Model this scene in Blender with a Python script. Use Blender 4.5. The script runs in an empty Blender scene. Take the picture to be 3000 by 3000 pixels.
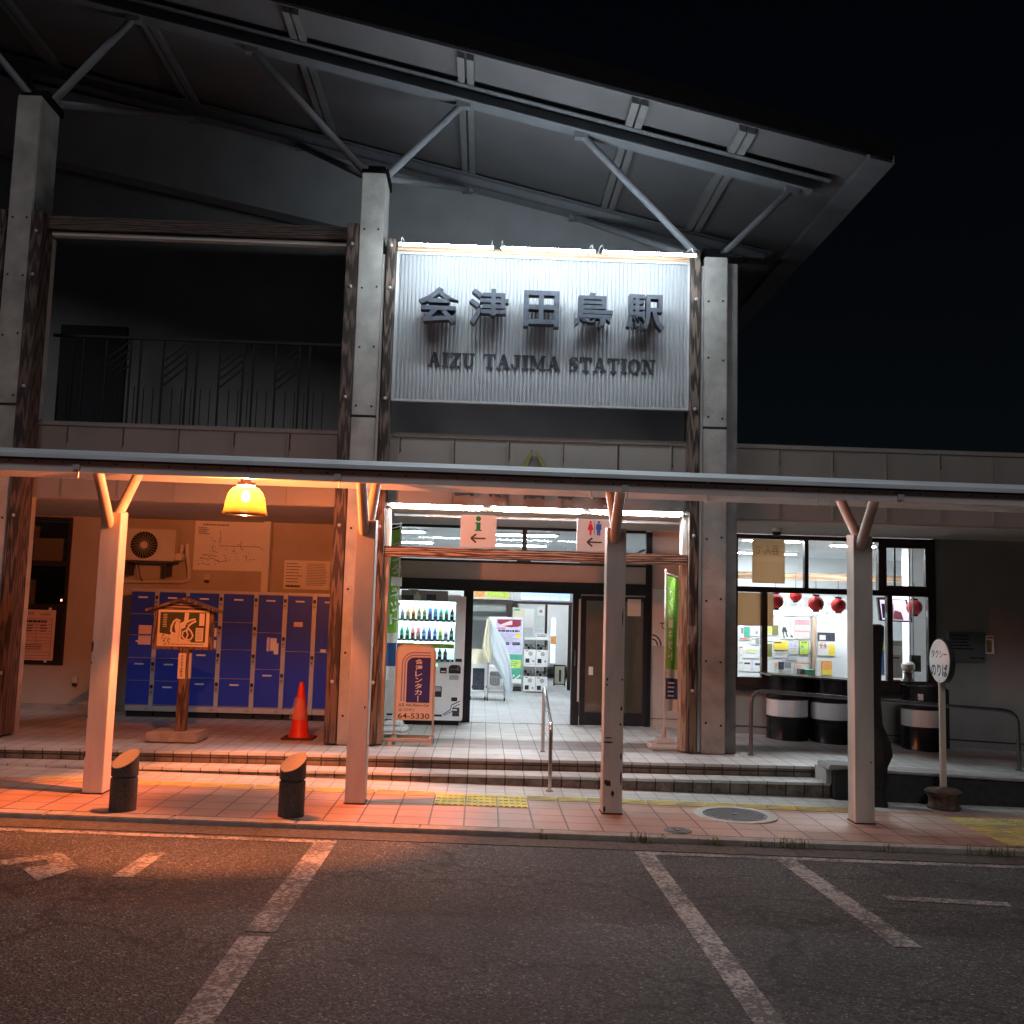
import bpy, bmesh, math, random
from mathutils import Vector, Matrix
random.seed(7)
R = math.radians
scene = bpy.context.scene
col = scene.collection

# ------------------------------------------------------------------ camera
cam_d = bpy.data.cameras.new('camera')
cam = bpy.data.objects.new('camera', cam_d)
col.objects.link(cam)
cam_d.sensor_width = 36.0
cam_d.lens = 34.2
cam_d.clip_start = 0.05
cam_d.clip_end = 2000
pitch, yaw, roll = 0.101, 0.028, 0.0283
fw = Vector((math.sin(yaw)*math.cos(pitch), math.cos(yaw)*math.cos(pitch), math.sin(pitch)))
rt = Vector((math.cos(yaw), -math.sin(yaw), 0))
up = rt.cross(fw)
rt2 = rt*math.cos(roll) + up*math.sin(roll)
up2 = up*math.cos(roll) - rt*math.sin(roll)
m = Matrix(((rt2.x, up2.x, -fw.x, 0), (rt2.y, up2.y, -fw.y, 0), (rt2.z, up2.z, -fw.z, 1.65), (0, 0, 0, 1)))
cam.matrix_world = m
scene.camera = cam

# ------------------------------------------------------------------ night sky, moonlight-like key, exposure
world = bpy.data.worlds.new('World')
scene.world = world
world.use_nodes = True
wn = world.node_tree.nodes
wl = world.node_tree.links
bg = wn['Background']
sky = wn.new('ShaderNodeTexSky')
sky.sky_type = 'NISHITA'
sky.sun_disc = False
SUN_EL, SUN_AZ = 43.0, 187.0          # light comes from behind the camera, over the street
sky.sun_elevation = R(SUN_EL)
sky.sun_rotation = R(SUN_AZ)
wl.new(sky.outputs['Color'], bg.inputs['Color'])
bg.inputs['Strength'].default_value = 0.00036
sun_d = bpy.data.lights.new('sun', 'SUN')
sun = bpy.data.objects.new('sun', sun_d)
col.objects.link(sun)
sun_d.energy = 0.26
sun_d.angle = R(14)
sun_d.color = (0.97, 0.96, 1.0)
az, el = R(SUN_AZ), R(SUN_EL)
sdir = Vector((math.sin(az)*math.cos(el), math.cos(az)*math.cos(el), math.sin(el)))   # towards the light
sun.rotation_euler = sdir.to_track_quat('Z', 'Y').to_euler()
scene.view_settings.view_transform = 'Standard'
scene.view_settings.look = 'None'
scene.view_settings.gamma = 1.0
scene.view_settings.exposure = 0.8
cy = scene.cycles
cy.max_bounces = 7
cy.diffuse_bounces = 4
cy.glossy_bounces = 3
cy.transmission_bounces = 5
cy.transparent_max_bounces = 12
cy.caustics_reflective = False
cy.caustics_refractive = False
cy.sample_clamp_indirect = 3.0
cy.use_denoising = True

# ------------------------------------------------------------------ materials (all procedural)
def _nt(name):
    mt = bpy.data.materials.new(name)
    mt.use_nodes = True
    return mt, mt.node_tree.nodes, mt.node_tree.links, mt.node_tree.nodes['Principled BSDF']

def lin(c):
    return tuple(c) + (1.0,)

def pm(name, c, rough=.6, metal=0., var=.14, scale=6., bump=0., bscale=60., stretch=(1, 1, 1), c2=None, spec=.4, thr=None):
    """plain painted/metal/plastic surface with a noise-driven variation of colour and roughness"""
    mt, n, l, b = _nt(name)
    tc = n.new('ShaderNodeTexCoord')
    mp = n.new('ShaderNodeMapping'); mp.inputs['Scale'].default_value = stretch
    l.new(tc.outputs['Object'], mp.inputs['Vector'])
    nz = n.new('ShaderNodeTexNoise'); nz.inputs['Scale'].default_value = scale; nz.inputs['Detail'].default_value = 6
    l.new(mp.outputs[0], nz.inputs['Vector'])
    rp = n.new('ShaderNodeValToRGB')
    lo, hi = thr or (.3, .7)
    rp.color_ramp.elements[0].position = lo; rp.color_ramp.elements[1].position = hi
    rp.color_ramp.elements[0].color = lin([x*(1-var) for x in (c2 or c)])
    rp.color_ramp.elements[1].color = lin([min(1, x*(1+var)) for x in c])
    l.new(nz.outputs[0], rp.inputs[0])
    l.new(rp.outputs[0], b.inputs['Base Color'])
    b.inputs['Roughness'].default_value = rough
    b.inputs['Metallic'].default_value = metal
    b.inputs['Specular IOR Level'].default_value = spec
    if bump:
        nb = n.new('ShaderNodeTexNoise'); nb.inputs['Scale'].default_value = bscale; nb.inputs['Detail'].default_value = 4
        l.new(mp.outputs[0], nb.inputs['Vector'])
        bp = n.new('ShaderNodeBump'); bp.inputs['Strength'].default_value = bump; bp.inputs['Distance'].default_value = .02
        l.new(nb.outputs[0], bp.inputs['Height']); l.new(bp.outputs[0], b.inputs['Normal'])
    return mt

def em(name, c, s):
    mt, n, l, b = _nt(name)
    b.inputs['Base Color'].default_value = lin(c)
    b.inputs['Emission Color'].default_value = lin(c)
    b.inputs['Emission Strength'].default_value = s
    return mt

def tile(name, ca, cb, mortar, w, h, gap, ox=0, oy=0, plane='xy', rough=.45, dirt=.25, dscale=1.3, dirtc=None):
    mt, n, l, b = _nt(name)
    tc = n.new('ShaderNodeTexCoord')
    sp = n.new('ShaderNodeSeparateXYZ'); l.new(tc.outputs['Object'], sp.inputs[0])
    cb_ = n.new('ShaderNodeCombineXYZ')
    l.new(sp.outputs['Y' if plane == 'yz' else 'X'], cb_.inputs[0]); l.new(sp.outputs['Y' if plane == 'xy' else 'Z'], cb_.inputs[1])
    mp = n.new('ShaderNodeMapping'); mp.inputs['Location'].default_value = (-ox, -oy, 0)
    l.new(cb_.outputs[0], mp.inputs['Vector'])
    bt = n.new('ShaderNodeTexBrick')
    bt.offset = 0; bt.squash = 1
    bt.inputs['Scale'].default_value = 1; bt.inputs['Brick Width'].default_value = w; bt.inputs['Row Height'].default_value = h
    bt.inputs['Mortar Size'].default_value = gap; bt.inputs['Mortar Smooth'].default_value = .25; bt.inputs['Bias'].default_value = 0
    bt.inputs['Color1'].default_value = lin(ca); bt.inputs['Color2'].default_value = lin(cb); bt.inputs['Mortar'].default_value = lin(mortar)
    l.new(mp.outputs[0], bt.inputs['Vector'])
    nz = n.new('ShaderNodeTexNoise'); nz.inputs['Scale'].default_value = dscale; nz.inputs['Detail'].default_value = 8; nz.inputs['Roughness'].default_value = .65
    l.new(tc.outputs['Object'], nz.inputs['Vector'])
    rp = n.new('ShaderNodeValToRGB'); rp.color_ramp.elements[0].position = .35; rp.color_ramp.elements[1].position = .62
    rp.color_ramp.elements[0].color = lin(dirtc or (1-dirt,)*3); rp.color_ramp.elements[1].color = (1, 1, 1, 1)
    l.new(nz.outputs[0], rp.inputs[0])
    mx = n.new('ShaderNodeMix'); mx.data_type = 'RGBA'; mx.blend_type = 'MULTIPLY'; mx.inputs['Factor'].default_value = 1
    l.new(bt.outputs['Color'], mx.inputs['A']); l.new(rp.outputs[0], mx.inputs['B'])
    n2 = n.new('ShaderNodeTexNoise'); n2.inputs['Scale'].default_value = 90; n2.inputs['Detail'].default_value = 3
    l.new(tc.outputs['Object'], n2.inputs['Vector'])
    mr = n.new('ShaderNodeMapRange'); mr.inputs['To Min'].default_value = .8; mr.inputs['To Max'].default_value = 1.15
    l.new(n2.outputs[0], mr.inputs['Value'])
    m2 = n.new('ShaderNodeMix'); m2.data_type = 'RGBA'; m2.blend_type = 'MULTIPLY'; m2.inputs['Factor'].default_value = 1
    l.new(mx.outputs['Result'], m2.inputs['A']); l.new(mr.outputs[0], m2.inputs['B'])
    l.new(m2.outputs['Result'], b.inputs['Base Color'])
    b.inputs['Roughness'].default_value = rough
    bp = n.new('ShaderNodeBump'); bp.inputs['Strength'].default_value = .5; bp.inputs['Distance'].default_value = .004; bp.invert = True
    l.new(bt.outputs['Fac'], bp.inputs['Height']); l.new(bp.outputs[0], b.inputs['Normal'])
    return mt

def wood(name, ca, cb, axis='z', scale=9, rough=.75, cracks=.5):
    """weathered timber: fibres stretched along the axis, dark checks and pale worn patches"""
    mt, n, l, b = _nt(name)
    tc = n.new('ShaderNodeTexCoord')
    mp = n.new('ShaderNodeMapping')
    s = {'x': (.07, 1, 1), 'z': (1, 1, .07), 'y': (1, .07, 1)}[axis]
    mp.inputs['Scale'].default_value = s
    l.new(tc.outputs['Object'], mp.inputs['Vector'])
    big = n.new('ShaderNodeTexNoise'); big.inputs['Scale'].default_value = scale*.8; big.inputs['Detail'].default_value = 2
    l.new(mp.outputs[0], big.inputs['Vector'])
    wv = n.new('ShaderNodeTexWave'); wv.wave_type = 'RINGS'; wv.inputs['Scale'].default_value = scale*1.3
    wv.inputs['Distortion'].default_value = 9; wv.inputs['Detail'].default_value = 3; wv.inputs['Detail Scale'].default_value = 1.4
    l.new(mp.outputs[0], wv.inputs['Vector'])
    fib = n.new('ShaderNodeTexNoise'); fib.inputs['Scale'].default_value = scale*7; fib.inputs['Detail'].default_value = 6
    l.new(mp.outputs[0], fib.inputs['Vector'])
    ad = n.new('ShaderNodeMath'); ad.operation = 'MULTIPLY_ADD'; ad.inputs[1].default_value = .45
    l.new(wv.outputs['Fac'], ad.inputs[0]); l.new(fib.outputs[0], ad.inputs[2])
    a2 = n.new('ShaderNodeMath'); a2.operation = 'MULTIPLY_ADD'; a2.inputs[1].default_value = .5
    l.new(big.outputs[0], a2.inputs[0]); l.new(ad.outputs[0], a2.inputs[2])
    sc_ = n.new('ShaderNodeMath'); sc_.operation = 'MULTIPLY'; sc_.inputs[1].default_value = .88
    l.new(a2.outputs[0], sc_.inputs[0])
    a2 = sc_
    rp = n.new('ShaderNodeValToRGB'); rp.color_ramp.elements[0].position = .80; rp.color_ramp.elements[1].position = 1.0
    rp.color_ramp.elements[0].color = lin(ca); rp.color_ramp.elements[1].color = lin(cb)
    l.new(a2.outputs[0], rp.inputs[0]); l.new(rp.outputs[0], b.inputs['Base Color'])
    b.inputs['Roughness'].default_value = rough
    bp = n.new('ShaderNodeBump'); bp.inputs['Strength'].default_value = cracks; bp.inputs['Distance'].default_value = .006
    l.new(a2.outputs[0], bp.inputs['Height']); l.new(bp.outputs[0], b.inputs['Normal'])
    return mt

def glass(name, tint=(1, 1, 1), refl=.12):
    mt, n, l, b = _nt(name)
    out = n['Material Output']
    tr = n.new('ShaderNodeBsdfTransparent'); tr.inputs[0].default_value = lin(tint)
    gl = n.new('ShaderNodeBsdfGlossy'); gl.inputs['Roughness'].default_value = .03
    fr = n.new('ShaderNodeFresnel'); fr.inputs[0].default_value = 1.45
    ad = n.new('ShaderNodeMath'); ad.operation = 'MULTIPLY'; ad.inputs[1].default_value = refl*10
    l.new(fr.outputs[0], ad.inputs[0])
    ms = n.new('ShaderNodeMixShader'); l.new(ad.outputs[0], ms.inputs[0]); l.new(tr.outputs[0], ms.inputs[1]); l.new(gl.outputs[0], ms.inputs[2])
    l.new(ms.outputs[0], out.inputs['Surface'])
    return mt

def asphalt():
    mt, n, l, b = _nt('asphalt')
    tc = n.new('ShaderNodeTexCoord')
    v = n.new('ShaderNodeTexVoronoi'); v.inputs['Scale'].default_value = 85; v.inputs['Randomness'].default_value = 1
    l.new(tc.outputs['Object'], v.inputs['Vector'])
    sepc = n.new('ShaderNodeSeparateColor'); l.new(v.outputs['Color'], sepc.inputs[0])
    rp = n.new('ShaderNodeValToRGB')                   # stones: most dark, a few pale
    e = rp.color_ramp.elements
    e[0].position = 0; e[0].color = (.016, .016, .017, 1); e[1].position = 1; e[1].color = (.22, .215, .205, 1)
    for p, c in ((.45, (.044, .046, .046, 1)), (.82, (.075, .078, .078, 1)), (.95, (.10, .098, .094, 1))):
        k = e.new(p); k.color = c
    l.new(sepc.outputs[0], rp.inputs[0])
    nz = n.new('ShaderNodeTexNoise'); nz.inputs['Scale'].default_value = .9; nz.inputs['Detail'].default_value = 7
    l.new(tc.outputs['Object'], nz.inputs['Vector'])
    mr = n.new('ShaderNodeMapRange'); mr.inputs['From Min'].default_value = .3; mr.inputs['From Max'].default_value = .7
    mr.inputs['To Min'].default_value = .85; mr.inputs['To Max'].default_value = 1.7
    l.new(nz.outputs[0], mr.inputs['Value'])
    mx = n.new('ShaderNodeMix'); mx.data_type = 'RGBA'; mx.blend_type = 'MULTIPLY'; mx.inputs['Factor'].default_value = 1
    l.new(rp.outputs[0], mx.inputs['A']); l.new(mr.outputs[0], mx.inputs['B'])
    # cracks: thin distorted cell edges, only where a second noise allows them
    wz = n.new('ShaderNodeTexNoise'); wz.inputs['Scale'].default_value = 2.2; wz.inputs['Detail'].default_value = 5
    l.new(tc.outputs['Object'], wz.inputs['Vector'])
    vm = n.new('ShaderNodeVectorMath'); vm.operation = 'MULTIPLY_ADD'; vm.inputs[1].default_value = (.7, .7, .7)
    l.new(wz.outputs['Color'], vm.inputs[0]); l.new(tc.outputs['Object'], vm.inputs[2])
    mp = n.new('ShaderNodeMapping'); mp.inputs['Scale'].default_value = (.33, .8, 1); mp.inputs['Location'].default_value = (.35, .2, 0)
    l.new(vm.outputs[0], mp.inputs['Vector'])
    vc = n.new('ShaderNodeTexVoronoi'); vc.feature = 'DISTANCE_TO_EDGE'; vc.inputs['Scale'].default_value = .8
    l.new(mp.outputs[0], vc.inputs['Vector'])
    cr = n.new('ShaderNodeValToRGB'); cr.color_ramp.elements[0].position = .004; cr.color_ramp.elements[1].position = .013
    cr.color_ramp.elements[0].color = (.5, .5, .5, 1); cr.color_ramp.elements[1].color = (1, 1, 1, 1)
    l.new(vc.outputs['Distance'], cr.inputs[0])
    m2 = n.new('ShaderNodeMix'); m2.data_type = 'RGBA'; m2.blend_type = 'MULTIPLY'; m2.inputs['Factor'].default_value = 1
    l.new(mx.outputs['Result'], m2.inputs['A']); l.new(cr.outputs[0], m2.inputs['B'])
    l.new(m2.outputs['Result'], b.inputs['Base Color'])
    b.inputs['Roughness'].default_value = .85
    bp = n.new('ShaderNodeBump'); bp.inputs['Strength'].default_value = .9; bp.inputs['Distance'].default_value = .006
    l.new(v.outputs['Distance'], bp.inputs['Height']); l.new(bp.outputs[0], b.inputs['Normal'])
    return mt

def worn_paint():
    mt, n, l, b = _nt('worn_road_paint')
    tc = n.new('ShaderNodeTexCoord')
    nz = n.new('ShaderNodeTexNoise'); nz.inputs['Scale'].default_value = 3; nz.inputs['Detail'].default_value = 9; nz.inputs['Roughness'].default_value = .72
    l.new(tc.outputs['Object'], nz.inputs['Vector'])
    v = n.new('ShaderNodeTexVoronoi'); v.inputs['Scale'].default_value = 55
    l.new(tc.outputs['Object'], v.inputs['Vector'])
    sepc = n.new('ShaderNodeSeparateColor'); l.new(v.outputs['Color'], sepc.inputs[0])
    ad = n.new('ShaderNodeMath'); ad.operation = 'MULTIPLY_ADD'; ad.inputs[1].default_value = .28
    l.new(sepc.outputs[0], ad.inputs[0]); l.new(nz.outputs[0], ad.inputs[2])
    rp = n.new('ShaderNodeValToRGB'); rp.color_ramp.elements[0].position = .50; rp.color_ramp.elements[1].position = .72
    rp.color_ramp.elements[0].color = (.42, .41, .39, 1); rp.color_ramp.elements[1].color = (.10, .098, .095, 1)
    l.new(ad.outputs[0], rp.inputs[0]); l.new(rp.outputs[0], b.inputs['Base Color'])
    b.inputs['Roughness'].default_value = .8
    bp = n.new('ShaderNodeBump'); bp.inputs['Strength'].default_value = .5; bp.inputs['Distance'].default_value = .004
    l.new(v.outputs['Distance'], bp.inputs['Height']); l.new(bp.outputs[0], b.inputs['Normal'])
    return mt

M = {}
M['asphalt'] = asphalt()
M['paint'] = worn_paint()
M['red_tile'] = tile('red_pavement_tile', (.44, .26, .20), (.50, .30, .23), (.09, .07, .06), .305, .297, .008, -.10, 8.66)
M['white_tile'] = tile('pale_pavement_tile', (.52, .51, .48), (.47, .46, .44), (.16, .15, .14), .2, .2, .005, -.10, 10.28)
M['floor_tile'] = tile('platform_tile', (.56, .56, .545), (.50, .50, .49), (.14, .135, .13), .2035, .30, .006, -.10, 11.07, dirt=.3)
M['riser_tile'] = tile('step_riser_tile', (.20, .15, .11), (.14, .11, .085), (.02, .017, .014), .2035, .062, .009, -.10, -.123, 'xz', .7, .6, 5)
M['riser_low'] = tile('lower_riser_tile', (.22, .18, .14), (.16, .135, .11), (.02, .017, .014), .2035, .3, .009, -.10, -.42, 'xz', .7, .75, 7)
M['kerb_stone'] = pm('kerb_concrete', (.34, .31, .28), .85, var=.2, scale=9, bump=.4)
M['gutter_stone'] = pm('gutter_concrete', (.10, .092, .086), .9, var=.3, scale=22, bump=.8, bscale=45)
M['tactile'] = pm('tactile_yellow', (.66, .48, .07), .6, var=.12, scale=5, c2=(.56, .42, .10))
M['tactile_worn'] = pm('tactile_worn', (.58, .45, .13), .65, var=.15, scale=4, c2=(.46, .38, .20))
M['concrete'] = pm('column_concrete', (.42, .40, .375), .8, var=.14, scale=3.5, bump=.25, bscale=30, c2=(.33, .315, .295))
M['concrete_dark'] = pm('shaded_concrete', (.23, .225, .22), .85, var=.22, scale=4, bump=.3, bscale=30)  # darker copy of the column concrete, shade of the wing put into its colour
M['beam_white'] = pm('painted_concrete_beam', (.28, .28, .29), .8, var=.1, scale=2)
M['dark_joint'] = pm('dark_joint', (.03, .03, .03), .8)
M['flashing'] = pm('pale_metal_flashing', (.62, .60, .57), .4, .3, var=.06)
M['timber'] = wood('weathered_timber_upright', (.022, .015, .012), (.17, .122, .095), 'z')
M['timber_x'] = wood('weathered_timber_crossbeam', (.07, .036, .024), (.50, .34, .25), 'x', 8)
M['timber_dark'] = wood('dark_timber', (.035, .024, .02), (.15, .10, .08), 'z')
M['timber_dark_x'] = wood('dark_timber_rail', (.035, .024, .02), (.13, .09, .075), 'x')
M['timber_pale'] = wood('pale_timber_lining', (.34, .22, .15), (.60, .45, .33), 'z')
M['timber_pale_x'] = wood('pale_timber_board', (.34, .20, .12), (.62, .44, .29), 'x')
M['roof_steel'] = pm('roof_steel_grey', (.17, .175, .19), .65, .0, var=.1, scale=4)
M['purlin'] = pm('purlin_paint', (.21, .205, .205), .6, var=.08)
M['soffit'] = pm('soffit_panel', (.15, .143, .148), .8, var=.08, scale=1.5)
M['roof_dark'] = pm('roof_fascia_dark', (.010, .0095, .011), .95, var=.2, spec=.05)
M['fascia'] = pm('fascia_sheet_metal', (.25, .225, .205), .5, .1, var=.08, scale=1.4)
M['rust_seam'] = pm('rusty_seam', (.07, .045, .03), .8, var=.5, scale=25)
M['wall'] = pm('render_wall', (.48, .43, .38), .9, var=.07, scale=2.2, bump=.15, bscale=90)
M['wall_grey'] = pm('grey_render_wall', (.25, .242, .23), .9, var=.08, scale=2, bump=.15, bscale=90)
M['wall_dark'] = pm('upper_wall', (.27, .26, .26), .9, var=.12, scale=1.2)
M['wall_white'] = pm('interior_white_wall', (.74, .75, .76), .8, var=.03)
M['ceiling'] = pm('porch_ceiling', (.55, .52, .48), .8, var=.06, scale=2)
M['brown_frame'] = pm('brown_aluminium_frame', (.045, .030, .026), .4, .3, var=.15)
M['black_frame'] = pm('black_aluminium_frame', (.022, .020, .024), .45, .3, var=.15)
M['pink_panel'] = pm('pale_lintel_panel', (.50, .44, .41), .6, var=.05)
M['tan_wall'] = pm('tan_inner_wall', (.32, .25, .19), .8, var=.08)
M['sign_metal'] = pm('corrugated_sign_sheet', (.34, .35, .365), .6, .0, var=.05, scale=2, spec=.15)
M['sign_frame'] = pm('sign_frame_aluminium', (.60, .61, .62), .4, .5, var=.04)
M['letter_dark'] = pm('dark_bronze_letter', (.048, .054, .072), .6, .2, var=.35, scale=14)
M['letter_black'] = pm('black_letter', (.02, .022, .03), .6, var=.2)
M['canopy_sheet'] = pm('canopy_roof_sheet', (.70, .72, .74), .6, .0, var=.16, scale=5, stretch=(.35, 1, 1))
M['canopy_fascia'] = pm('canopy_fascia_paint', (.76, .66, .63), .55, .1, var=.08, scale=3)
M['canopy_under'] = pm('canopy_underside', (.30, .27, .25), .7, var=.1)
M['post_paint'] = pm('cream_post_paint', (.60, .53, .48), .5, var=.06, scale=5, stretch=(1, 1, .25), c2=(.47, .41, .36))
M['rust'] = pm('rust_patch', (.055, .022, .014), .9, var=.5, scale=30)
M['white_plastic'] = pm('white_plastic', (.76, .76, .76), .35, var=.03)
M['white_paper'] = pm('white_paper', (.78, .77, .75), .7, var=.03)
M['pink_paper'] = pm('pale_pink_paper', (.78, .55, .52), .7, var=.05)
M['grey_print'] = pm('grey_print', (.26, .26, .27), .7, var=.1, scale=40)
M['dark_print'] = pm('dark_print', (.05, .05, .06), .7, var=.3, scale=40)
M['red_print'] = pm('red_print', (.62, .09, .08), .6, var=.1)
M['pink_print'] = pm('pink_print', (.82, .28, .30), .6, var=.1)
M['yellow_print'] = pm('yellow_print', (.85, .66, .08), .6, var=.1)
M['lime_print'] = pm('lime_print', (.55, .72, .12), .6, var=.2, scale=20)
M['blue_print'] = pm('blue_print', (.10, .24, .62), .6, var=.2, scale=20)
M['teal_print'] = pm('teal_print', (.07, .36, .27), .6, var=.15, scale=12)
M['orange_print'] = pm('orange_print', (.80, .36, .10), .6, var=.25, scale=30)
M['lilac_print'] = pm('lilac_print', (.55, .52, .75), .6, var=.2, scale=30)
M['olive_print'] = pm('olive_print', (.18, .18, .06), .6, var=.2, scale=20)
M['maroon_print'] = pm('maroon_print', (.25, .03, .06), .6, var=.4, scale=18)
M['black_plastic'] = pm('black_plastic', (.02, .02, .022), .4, var=.2)
M['grey_metal'] = pm('grey_metal', (.42, .42, .43), .45, .4, var=.1)
M['stainless'] = pm('stainless_steel', (.55, .54, .53), .22, .95, var=.08, scale=20)
M['galv'] = pm('galvanised_rail', (.22, .22, .225), .35, .7, var=.15)
M['locker_frame'] = pm('locker_frame_grey', (.52, .53, .56), .4, .2, var=.05)
M['locker_blue'] = pm('locker_door_blue', (.024, .06, .55), .4, var=.06, scale=3)
M['ac_white'] = pm('yellowed_white_casing', (.60, .56, .50), .5, var=.06)
M['ac_dark'] = pm('fan_grille_dark', (.045, .04, .038), .6, var=.2)
M['cone_red'] = pm('cone_red_plastic', (.75, .045, .025), .45, var=.1)
M['cone_base'] = pm('cone_base_rubber', (.10, .035, .03), .8, var=.3)
def film():
    mt, n, l, b = _nt('clear_plastic_film')
    out = n['Material Output']
    tp = n.new('ShaderNodeBsdfTransparent'); tl = n.new('ShaderNodeBsdfDiffuse'); tl.inputs[0].default_value = (.8, .78, .76, 1)
    nz = n.new('ShaderNodeTexNoise'); nz.inputs['Scale'].default_value = 18
    mr = n.new('ShaderNodeMapRange'); mr.inputs['To Min'].default_value = .02; mr.inputs['To Max'].default_value = .22
    l.new(nz.outputs[0], mr.inputs['Value'])
    ms = n.new('ShaderNodeMixShader'); l.new(mr.outputs[0], ms.inputs[0]); l.new(tp.outputs[0], ms.inputs[1]); l.new(tl.outputs[0], ms.inputs[2]); l.new(ms.outputs[0], out.inputs['Surface'])
    return mt
M['clear_film'] = film()
M['bollard'] = pm('dark_stone_bollard', (.075, .066, .062), .75, var=.45, scale=70, bump=.3, bscale=120)
M['bollard_top'] = pm('bollard_cut_face', (.30, .25, .19), .7, var=.12, scale=60)
M['board_wood'] = wood('board_wood', (.05, .028, .02), (.20, .12, .08), 'z', 12)
M['board_green'] = pm('board_dark_green', (.05, .06, .02), .6, var=.1)
M['board_cream'] = pm('board_cream', (.70, .58, .42), .6, var=.04)
M['plinth'] = pm('stone_plinth', (.36, .29, .24), .85, var=.2, scale=14, bump=.3)
M['sign_cream'] = pm('cream_panel', (.74, .66, .60), .45, var=.03)
M['navy'] = pm('navy_panel', (.035, .035, .20), .45, var=.05)
M['navy_pale'] = pm('pale_violet_stripe', (.30, .26, .42), .5, var=.05)
M['steel_cream'] = pm('cream_tube', (.62, .52, .46), .4, .2, var=.06)
M['flag_green'] = pm('flag_green_cloth', (.22, .52, .07), .8, var=.08, scale=6)
M['flag_white'] = pm('flag_white_cloth', (.66, .68, .66), .8, var=.05)
M['flag_blue'] = pm('flag_blue_cloth', (.03, .08, .22), .8, var=.15)
M['drum_black'] = pm('drum_black_gloss', (.013, .013, .016), .25, .1, var=.2)
M['drum_white'] = pm('drum_white_band', (.68, .65, .66), .35, var=.05)
M['counter'] = pm('counter_dark_board', (.05, .045, .045), .25, var=.2)
M['iron'] = pm('cast_iron', (.16, .16, .165), .5, .5, var=.2, scale=40)
M['ring_concrete'] = pm('cover_ring_concrete', (.42, .41, .38), .8, var=.15, scale=20)
M['rust_iron'] = pm('rusty_iron', (.085, .055, .04), .85, var=.5, scale=20, bump=.4)
M['bark'] = pm('dark_bark', (.018, .015, .014), .95, var=.4, scale=14, bump=1, bscale=20)
M['planter'] = pm('dark_stone_kerb', (.028, .028, .030), .6, var=.4, scale=12, bump=.3)
M['planter_rim'] = pm('stone_kerb_top', (.33, .32, .31), .8, var=.2, scale=8)
M['lantern'] = pm('red_lantern_paper', (.50, .022, .025), .6, var=.1)
M['green'] = pm('sign_green', (.0, .22, .10), .5, var=.03)
M['red'] = pm('sign_red', (.70, .03, .08), .5, var=.03)
M['blue'] = pm('sign_blue', (.05, .13, .55), .5, var=.03)
def paper():
    mt, n, l, b = _nt('kraft_paper')
    out = n['Material Output']
    tl = n.new('ShaderNodeBsdfTranslucent'); tl.inputs[0].default_value = (.80, .60, .42, 1)
    df = n.new('ShaderNodeBsdfDiffuse'); df.inputs[0].default_value = (.50, .42, .32, 1)
    ms = n.new('ShaderNodeMixShader'); ms.inputs[0].default_value = .5
    l.new(df.outputs[0], ms.inputs[1]); l.new(tl.outputs[0], ms.inputs[2]); l.new(ms.outputs[0], out.inputs['Surface'])
    return mt
M['blind'] = paper()
M['cloth_cream'] = pm('cream_cloth', (.70, .66, .50), .9, var=.05)
M['cloth_white'] = pm('pale_blue_white_cloth', (.66, .74, .80), .9, var=.04)
M['weed'] = pm('weed_green', (.10, .15, .04), .8, var=.5, scale=30)
M['weed_dry'] = pm('weed_dry', (.26, .20, .10), .9, var=.4, scale=30)
M['floor_in'] = tile('lobby_floor_tile', (.44, .45, .46), (.40, .41, .42), (.20, .20, .20), .2035, .2035, .004, -.10, 14.56, dirt=.2)
M['glass'] = glass('window_glass', (.93, .96, .96), .12)
M['glass_door'] = glass('door_glass', (.80, .78, .76), .12)
M['acrylic'] = glass('acrylic_sheet', (.8, .8, .8), .2)
# lamps
M['tube_em'] = em('fluorescent_tube_lit', (.78, .92, 1.0), 122)
M['tube_em2'] = em('entrance_tube_lit', (.93, .97, 1.0), 185)
M['panel_em'] = em('ceiling_panel_lit', (.88, .96, 1.0), 40)
M['shop_em'] = em('shop_strip_lit', (.92, .97, 1.0), 150)
M['screen_em'] = em('led_screen_lit', (.25, .40, .85), .8)
M['screen_txt'] = em('led_text_lit', (.75, .9, 1.0), 2.0)
M['vend_em'] = em('vending_backlight', (.62, .90, .92), .7)
M['shelf_em'] = em('shelf_light_lit', (.75, .97, 1.0), 30)
M['lightbox_em'] = em('lit_sign_face', (.92, .96, 1.0), 1.4)
M['tv_em'] = em('tv_picture_lit', (.75, .60, .85), .9)
M['spot_em'] = em('downlight_lit', (1, .97, .9), 6)
M['sodium_em'] = em('sodium_bulb_lit', (1.0, .62, .16), 30)
M['ledred'] = em('indicator_red_lit', (1.0, .25, .12), 8)
M['ledgreen'] = em('indicator_green_lit', (.1, 1.0, .3), 3)
M['wagon_glass'] = em('lit_train_door', (.60, .85, 1.0), .9)

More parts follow.
